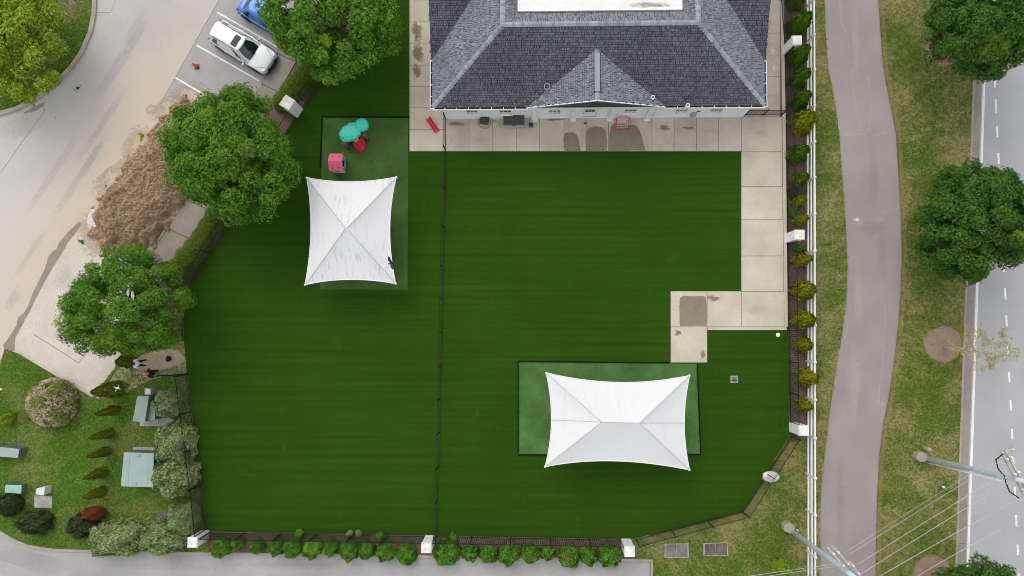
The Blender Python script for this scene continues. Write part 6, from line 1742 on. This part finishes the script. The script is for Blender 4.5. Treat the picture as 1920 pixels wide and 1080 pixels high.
def deck_box():
    c = P(963.5,226.5,0.65)
    root = empty('storage_box', (c.x,c.y,0.06), 0, 'long charcoal-lidded storage box against the white wall', 'storage box')
    MB().box(-0.69,-0.33,0,0.69,0.33,0.55).build('body', MAT['greyp'], root, bevel=0.02)
    MB().add([(-0.72,-0.30,0.56),(0.72,-0.30,0.56),(0.72,0.34,0.60),(-0.72,0.34,0.60),(-0.72,-0.30,0.64),(0.72,-0.30,0.64),(0.72,0.34,0.72),(-0.72,0.34,0.72)], [(0,3,2,1),(4,5,6,7),(0,1,5,4),(1,2,6,5),(2,3,7,6),(3,0,4,7)]).build('lid', MAT['charcoal'], root, bevel=0.02)
    MB().box(-0.70,-0.41,0.30,0.70,-0.335,0.54).build('front_ledge', MAT['greyp'], root, bevel=0.02)
    MB().box(-0.10,-0.345,0.57,0.10,-0.302,0.62).build('latch', MAT['charcoal'], root)
deck_box()
c = P(995.5,234.5,0.2); root = empty('blue_crate', (c.x,c.y,0.06), 0, 'small dark blue crate on the patio beside the storage box', 'crate')
MB().box(-0.13,-0.13,0,0.13,0.13,0.02).box(-0.13,-0.13,0.02,-0.11,0.13,0.22).box(0.11,-0.13,0.02,0.13,0.13,0.22).box(-0.11,-0.13,0.02,0.11,-0.11,0.22).box(-0.11,0.11,0.02,0.11,0.13,0.22).build('body', MAT['darkblue'], root)
MB().box(-0.135,-0.135,0.19,-0.105,0.135,0.235).box(0.105,-0.135,0.19,0.135,0.135,0.235).box(-0.105,-0.135,0.19,0.105,-0.105,0.235).box(-0.105,0.105,0.19,0.105,0.135,0.235).build('rim', MAT['darkblue'], root)
MB().ell((0,0,0.1),0.06,0.06,0.06,10,6).build('ball', MAT['bluep'], root, True)

def goal():
    c = P(1167,234,0.0)
    root = empty('toy_goal', (c.x,c.y,0.06), 0, 'orange tube toy goal with white net on the damp patio', 'toy')
    w, d, h = 0.42, 0.40, 0.60
    fr = MB()
    fr.tube([(-w,-d,0.04),(w,-d,0.04),(w,d*0.9,0.04)], 0.032, 7).tube([(-w,-d,0.04),(-w,d*0.9,0.04)], 0.032, 7)
    fr.build('base_frame', MAT['orange'], root, True)
    t = MB().tube([(-w,d*0.9,0.04),(-w,d*0.85,h*0.9),(-w*0.8,d*0.85,h),(w*0.8,d*0.85,h),(w,d*0.85,h*0.9),(w,d*0.9,0.04)], 0.03, 7); t.build('hoop', MAT['orange'], root, True)
    MB().tube([(-w*0.7,d*0.85,h),(0,d*1.25,h*0.75),(w*0.7,d*0.85,h)], 0.014, 5).build('cord', MAT['orange'], root, True)
    nm = MB()
    for i in range(9):
        t_ = -1+2*i/8; nm.tube([(w*t_,d*0.85,h),(w*t_*0.9,0,h*0.35),(w*t_*0.8,-d*0.6,0.06)], 0.007, 3)
    for j in range(6):
        t_ = j/5; y = d*0.85+(-d*1.4)*t_; z = h*(1-t_)+0.06; nm.tube([(-w*0.9,y,z*0.85),(0,y,z*0.75),(w*0.9,y,z*0.85)], 0.007, 3)
    nm.build('net', MAT['net'], root)['kind'] = 'stuff'
goal()
o = MB().ell((0,0,0.05),0.09,0.07,0.05,10,6).ell((0.07,0.04,0.04),0.05,0.04,0.04,8,5).build('leaf_scrap', MAT['charcoal']); q = P(1097,232,0); o.location = (q.x,q.y,0.06); tag(o, 'small dark scrap lying on the patio left of the orange goal', 'litter')

# cone, yellow sign, green wedge
def cone(px, py):
    c = P(px, py, 0.2)
    root = empty('traffic_cone', (c.x,c.y,-0.095), rad(8), 'orange traffic cone standing in the empty parking bay', 'traffic cone')
    MB().obox((0,0),0.36,0.36,0,0.04).build('base', MAT['car_black'], root, bevel=0.02)
    MB().lathe([(0.15,0.03),(0.13,0.10),(0.035,0.66),(0.03,0.70),(0.02,0.70)], 18).build('cone', MAT['conem'], root, True)
    MB().tube([(-0.02,0.02,0.05),(-0.30,0.14,0.012),(-0.42,0.16,0.012)], 0.02, 5).build('tape', MAT['conem'], root)
cone(365.5,122.5)
def floor_sign():
    c = P(258.5,259,0.1)
    root = empty('folding_sign', (c.x,c.y,-0.095), rad(-25), 'yellow folding floor sign fallen at the edge of the clay heap', 'sign')
    f = MB().add([(-0.16,-0.17,0.02),(0.16,-0.17,0.02),(0.13,0.17,0.22),(-0.13,0.17,0.22)], [(0,1,2,3)]).build('front_board', MAT['yellow'], root); sdm = f.modifiers.new('t','SOLIDIFY'); sdm.thickness = 0.02
    f2 = MB().add([(-0.16,0.42,0.02),(0.16,0.42,0.02),(0.13,0.17,0.20),(-0.13,0.17,0.20)], [(0,1,2,3)]).build('back_board', MAT['leaf_olive'], root); sdm = f2.modifiers.new('t','SOLIDIFY'); sdm.thickness = 0.02
    MB().tube([(-0.10,0.18,0.23),(0.10,0.18,0.23)], 0.02, 6).build('handle', MAT['yellow'], root)
floor_sign()
c = P(147.5,453,0.1); o = MB().add([(-0.22,0.10,0),(0.20,0.14,0),(0.24,-0.16,0),(-0.22,0.10,0.03),(0.20,0.14,0.10),(0.24,-0.16,0.16),(0.05,0.02,0.22)], [(2,1,0),(0,1,4,3),(1,2,5,4),(2,0,3,5),(3,4,6),(4,5,6),(5,3,6)]).build('plastic_wedge', MAT['green_dark']); o.location = (c.x,c.y,-0.095); tag(o, 'small dark green wedge lying on the dusty concrete by the crack', 'wedge')

# bird over the sail
def bird():
    z = 5.2; c = P(734,493,z)
    root = empty('bird', c, rad(200), 'black bird flying over the right edge of the square shade sail', 'bird')
    m = MB().lathe([(0.004,-0.20),(0.03,-0.14),(0.065,-0.02),(0.06,0.08),(0.035,0.15),(0.042,0.18),(0.03,0.215),(0.004,0.25)], 12)
    m.v = [(z_, x, y*0.8) for x, y, z_ in m.v]
    tail = [(-0.18,-0.02,0),(-0.18,0.02,0),(-0.34,0.07,0.005),(-0.36,0,0.006),(-0.34,-0.07,0.005)]
    m.build('body', MAT['bird'], root, True)
    t = MB().prism([(p[0],p[1]) for p in tail], -0.006, 0.006).build('tail', MAT['bird'], root)
    for s in (1,-1):
        pts = [(0.08,0.03*s,0.0),(0.13,0.18*s,0.06),(0.10,0.34*s,0.10),(0.02,0.44*s,0.11),(-0.05,0.36*s,0.09),(-0.04,0.2*s,0.05),(-0.08,0.04*s,0.0)]
        w = MB().add(pts, [tuple(range(7))]); o = w.build('wing', MAT['bird'], root); sdm = o.modifiers.new('t','SOLIDIFY'); sdm.thickness = 0.012
bird()
# small white drone
def drone():
    z = 2.2; c = P(220,727.5,z)
    root = empty('drone', c, rad(20), 'small white four-armed drone hovering by the fat dark evergreen', 'drone')
    MB().box(-0.11,-0.05,-0.03,0.11,0.05,0.03).build('body', MAT['trim'], root, bevel=0.02)
    for sx_ in (1,-1):
        for sy_ in (1,-1):
            MB().tube([(0.06*sx_,0.03*sy_,0),(0.17*sx_,0.15*sy_,0.02)], 0.022, 6).build('arm', MAT['trim'], root, True)
            rt = MB().lathe([(0.03,0.0),(0.03,0.05),(0.01,0.06)], 10, (0.17*sx_,0.15*sy_,0.0)).build('motor', MAT['trim'], root)
            MB().obox((0.17*sx_,0.15*sy_),0.20,0.018,0.062,0.066,0.6*sx_+0.9*sy_).build('rotor_blade', MAT['charcoal'], rt)
drone()

# ------------------------------------------------------------------ people
def person(label, feet, heading, J, cloth, mats, head_lean=(0,0)):
    """J: joint offsets; one continuous skin-modifier body with clothes as children"""
    root = empty('person', feet, heading, label, 'person')
    V = []; E = []; Rr = []; tagE = []
    def v(p, r): V.append(p); Rr.append(r); return len(V)-1
    def e(a, b, t): E.append((a,b)); tagE.append(t)
    pel = v(J['pelvis'],0.135); sp = v(J['spine'],0.125); ch = v(J['chest'],0.145); nk = v(J['neck'],0.058)
    hd_ = v(J['head'],0.098); ht = v(J['crown'],0.075)
    e(pel,sp,'torso'); e(sp,ch,'torso'); e(ch,nk,'neck'); e(nk,hd_,'head'); e(hd_,ht,'head')
    H = Vector(J['head']); no = v(tuple(H+Vector((0.105,0,-0.015))),0.018); e(hd_,no,'head')
    for s in (1,-1): ea = v(tuple(H+Vector((0.0,s*0.098,-0.01))),0.02); e(hd_,ea,'head')
    for s, k in ((1,'l'),(-1,'r')):
        sh = v(J['sh_'+k],0.068); el = v(J['el_'+k],0.047); wr = v(J['wr_'+k],0.034); hn = v(J['hn_'+k],0.036)
        e(ch,sh,'upper'); e(sh,el,'upper'); e(el,wr,'fore'); e(wr,hn,'hand')
        d = (Vector(J['hn_'+k])-Vector(J['wr_'+k])).normalized(); sd_ = d.cross(Vector((0,1,0.2))).normalized()
        for i in range(4):
            b0 = Vector(J['hn_'+k])+d*0.03+sd_*(0.024*(i-1.5)); L = (0.055,0.068,0.062,0.048)[i]
            f0 = v(tuple(b0),0.011); f1 = v(tuple(b0+d*L+Vector((0.01,0,0))),0.008); e(hn,f0,'hand'); e(f0,f1,'hand')
        t0 = v(tuple(Vector(J['wr_'+k])+d*0.02+sd_*0.045),0.012); t1 = v(tuple(Vector(J['wr_'+k])+d*0.06+sd_*0.07),0.009); e(hn,t0,'hand'); e(t0,t1,'hand')
        hp = v(J['hp_'+k],0.105); kn = v(J['kn_'+k],0.068); an = v(J['an_'+k],0.045); to = v(J['to_'+k],0.04)
        e(pel,hp,'hip'); e(hp,kn,'thigh'); e(kn,an,'shin'); e(an,to,'foot')
    me = bpy.data.meshes.new('tmp'); me.from_pydata(V, E, []); me.update()
    ob = bpy.data.objects.new('tmp', me); COL.objects.link(ob)
    md = ob.modifiers.new('skin','SKIN'); ss = ob.modifiers.new('sub','SUBSURF'); ss.levels = 1; ss.render_levels = 1
    for i, sv in enumerate(me.skin_vertices[0].data): sv.radius = (Rr[i],Rr[i]); sv.use_root = (i == 0)
    dg = bpy.context.evaluated_depsgraph_get(); dg.update()
    m2 = bpy.data.meshes.new_from_object(ob.evaluated_get(dg))
    bpy.data.objects.remove(ob); 
    link('body', m2, MAT[mats['skin']], root, True)
    co = np.array([vv.co[:] for vv in m2.vertices]); nr = np.array([vv.normal[:] for vv in m2.vertices])
    seg = [(np.array(V[a]), np.array(V[b])) for a, b in E]
    polys = [tuple(p.vertices) for p in m2.polygons]
    cen = np.array([co[list(p)].mean(0) for p in polys])
    best = np.full(len(cen), 1e9); lab = np.zeros(len(cen), int)
    for i, (a, b) in enumerate(seg):
        ab = b-a; t = np.clip(((cen-a)@ab)/(ab@ab+1e-9),0,1); dd = np.linalg.norm(cen-a-t[:,None]*ab, axis=1)-0.5*(Rr[E[i][0]]+Rr[E[i][1]])
        k = dd < best; best[k] = dd[k]; lab[k] = i
    def garment(name, tags, mat, off, cond=None):
        if name == 'shoe' and cond is None:
            for sgn in (1,-1): garment(name, tags, mat, off, lambda c_, sgn=sgn: c_[1]*sgn > 0)
            return
        ids = [i for i in range(len(polys)) if tagE[lab[i]] in tags and (cond is None or cond(cen[i]))]
        used = sorted({q for i in ids for q in polys[i]}); mp_ = {q: n_ for n_, q in enumerate(used)}
        if not used: return
        g_ = MB(); g_.v = [tuple(co[q]+nr[q]*off) for q in used]; g_.f = [tuple(mp_[q] for q in polys[i]) for i in ids]
        o_ = g_.build(name, MAT[mat], root, True); sdm = o_.modifiers.new('t','SOLIDIFY'); sdm.thickness = 0.008; sdm.offset = -1
    for name, tags, mat, off in cloth: garment(name, tags, mat, off)
    garment('hair', ('head',), mats['hair'], 0.014, lambda c_: c_[2] > H.z+0.03 or (c_[2] > H.z-0.05 and c_[0] < H.x-0.03))
    for s in (1,-1): MB().ell((H.x+0.088,H.y+s*0.033,H.z+0.012),0.010,0.012,0.009,8,6).build('eye', MAT['hair'], root)
    MB().ell((H.x+0.088,H.y,H.z-0.055),0.008,0.022,0.006,8,5).build('mouth', MAT['pink'], root)
    if 'cap' in mats:
        MB().lathe([(0.112,0.02),(0.108,0.07),(0.08,0.115),(0.002,0.13)], 16, (H.x,H.y,H.z)).build('cap', MAT[mats['cap']], root, True)
        MB().obox((H.x+0.13,H.y),0.12,0.15,H.z+0.025,H.z+0.04).build('cap_peak', MAT[mats['cap']], root, bevel=0.004)
JA = dict(pelvis=(0,0,0.95),spine=(0.0,0,1.14),chest=(0.02,0,1.35),neck=(0.03,0,1.50),head=(0.06,0,1.62),crown=(0.05,0,1.71),
          sh_l=(0.02,0.19,1.40),el_l=(-0.02,0.27,1.14),wr_l=(0.14,0.25,0.98),hn_l=(0.20,0.24,0.93),sh_r=(0.02,-0.19,1.40),el_r=(-0.02,-0.27,1.14),wr_r=(0.16,-0.23,1.00),hn_r=(0.22,-0.21,0.96),
          hp_l=(0,0.10,0.90),kn_l=(0.03,0.15,0.49),an_l=(-0.02,0.20,0.09),to_l=(0.15,0.22,0.045),hp_r=(0,-0.10,0.90),kn_r=(0.03,-0.15,0.49),an_r=(-0.02,-0.20,0.09),to_r=(0.15,-0.22,0.045))
f = P(274,680,0); person('person in a white shirt and dark trousers standing beneath the tree edge', (f.x,f.y,0.006), rad(180), JA,
    [('trousers',('hip','thigh','shin'),'navy',0.014),('shirt',('torso','upper'),'shirt',0.022),('shoe',('foot',),'shoe',0.012)], dict(skin='skin_b', hair='hair'))
JB = dict(pelvis=(0,0,0.95),spine=(0.03,0,1.13),chest=(0.08,0,1.34),neck=(0.12,0,1.49),head=(0.17,0,1.60),crown=(0.17,0,1.69),
          sh_l=(0.07,0.19,1.39),el_l=(-0.10,0.28,1.15),wr_l=(0.08,0.30,0.98),hn_l=(0.15,0.29,0.95),sh_r=(0.07,-0.19,1.39),el_r=(0.10,-0.29,1.13),wr_r=(0.28,-0.20,1.05),hn_r=(0.35,-0.16,1.05),
          hp_l=(0,0.10,0.90),kn_l=(0.20,0.11,0.52),an_l=(0.18,0.11,0.10),to_l=(0.36,0.11,0.045),hp_r=(0,-0.10,0.90),kn_r=(-0.05,-0.11,0.50),an_r=(-0.34,-0.11,0.16),to_r=(-0.20,-0.11,0.05))
f = P(300,697.5,0); person('person in black shirt and shorts with an orange cap walking by the open gate', (f.x,f.y,0.006), rad(187), JB,
    [('shorts',('hip','thigh'),'black',0.016),('shirt',('torso','upper'),'black',0.022),('shoe',('foot',),'shoe_dark',0.012)], dict(skin='skin', hair='hair', cap='capm'))
def bag():
    c = P(315,673,0.2)
    root = empty('backpack', (c.x,c.y,0.006), rad(80), 'black backpack left on the bare ground by the gate gap', 'bag')
    m = MB().ell((0,0,0.17),0.21,0.15,0.18,14,10); m.v = [(x,y,max(z,0)) for x, y, z in m.v]; m.build('body', MAT['black'], root, True)
    MB().ell((0.0,-0.12,0.12),0.14,0.06,0.10,12,8).build('pocket', MAT['black'], root, True)
    for s in (1,-1): MB().tube([(0.12,s*0.07,0.30),(0.20,s*0.10,0.24),(0.22,s*0.10,0.08)], 0.018, 6).build('strap', MAT['charcoal'], root, True)
bag()
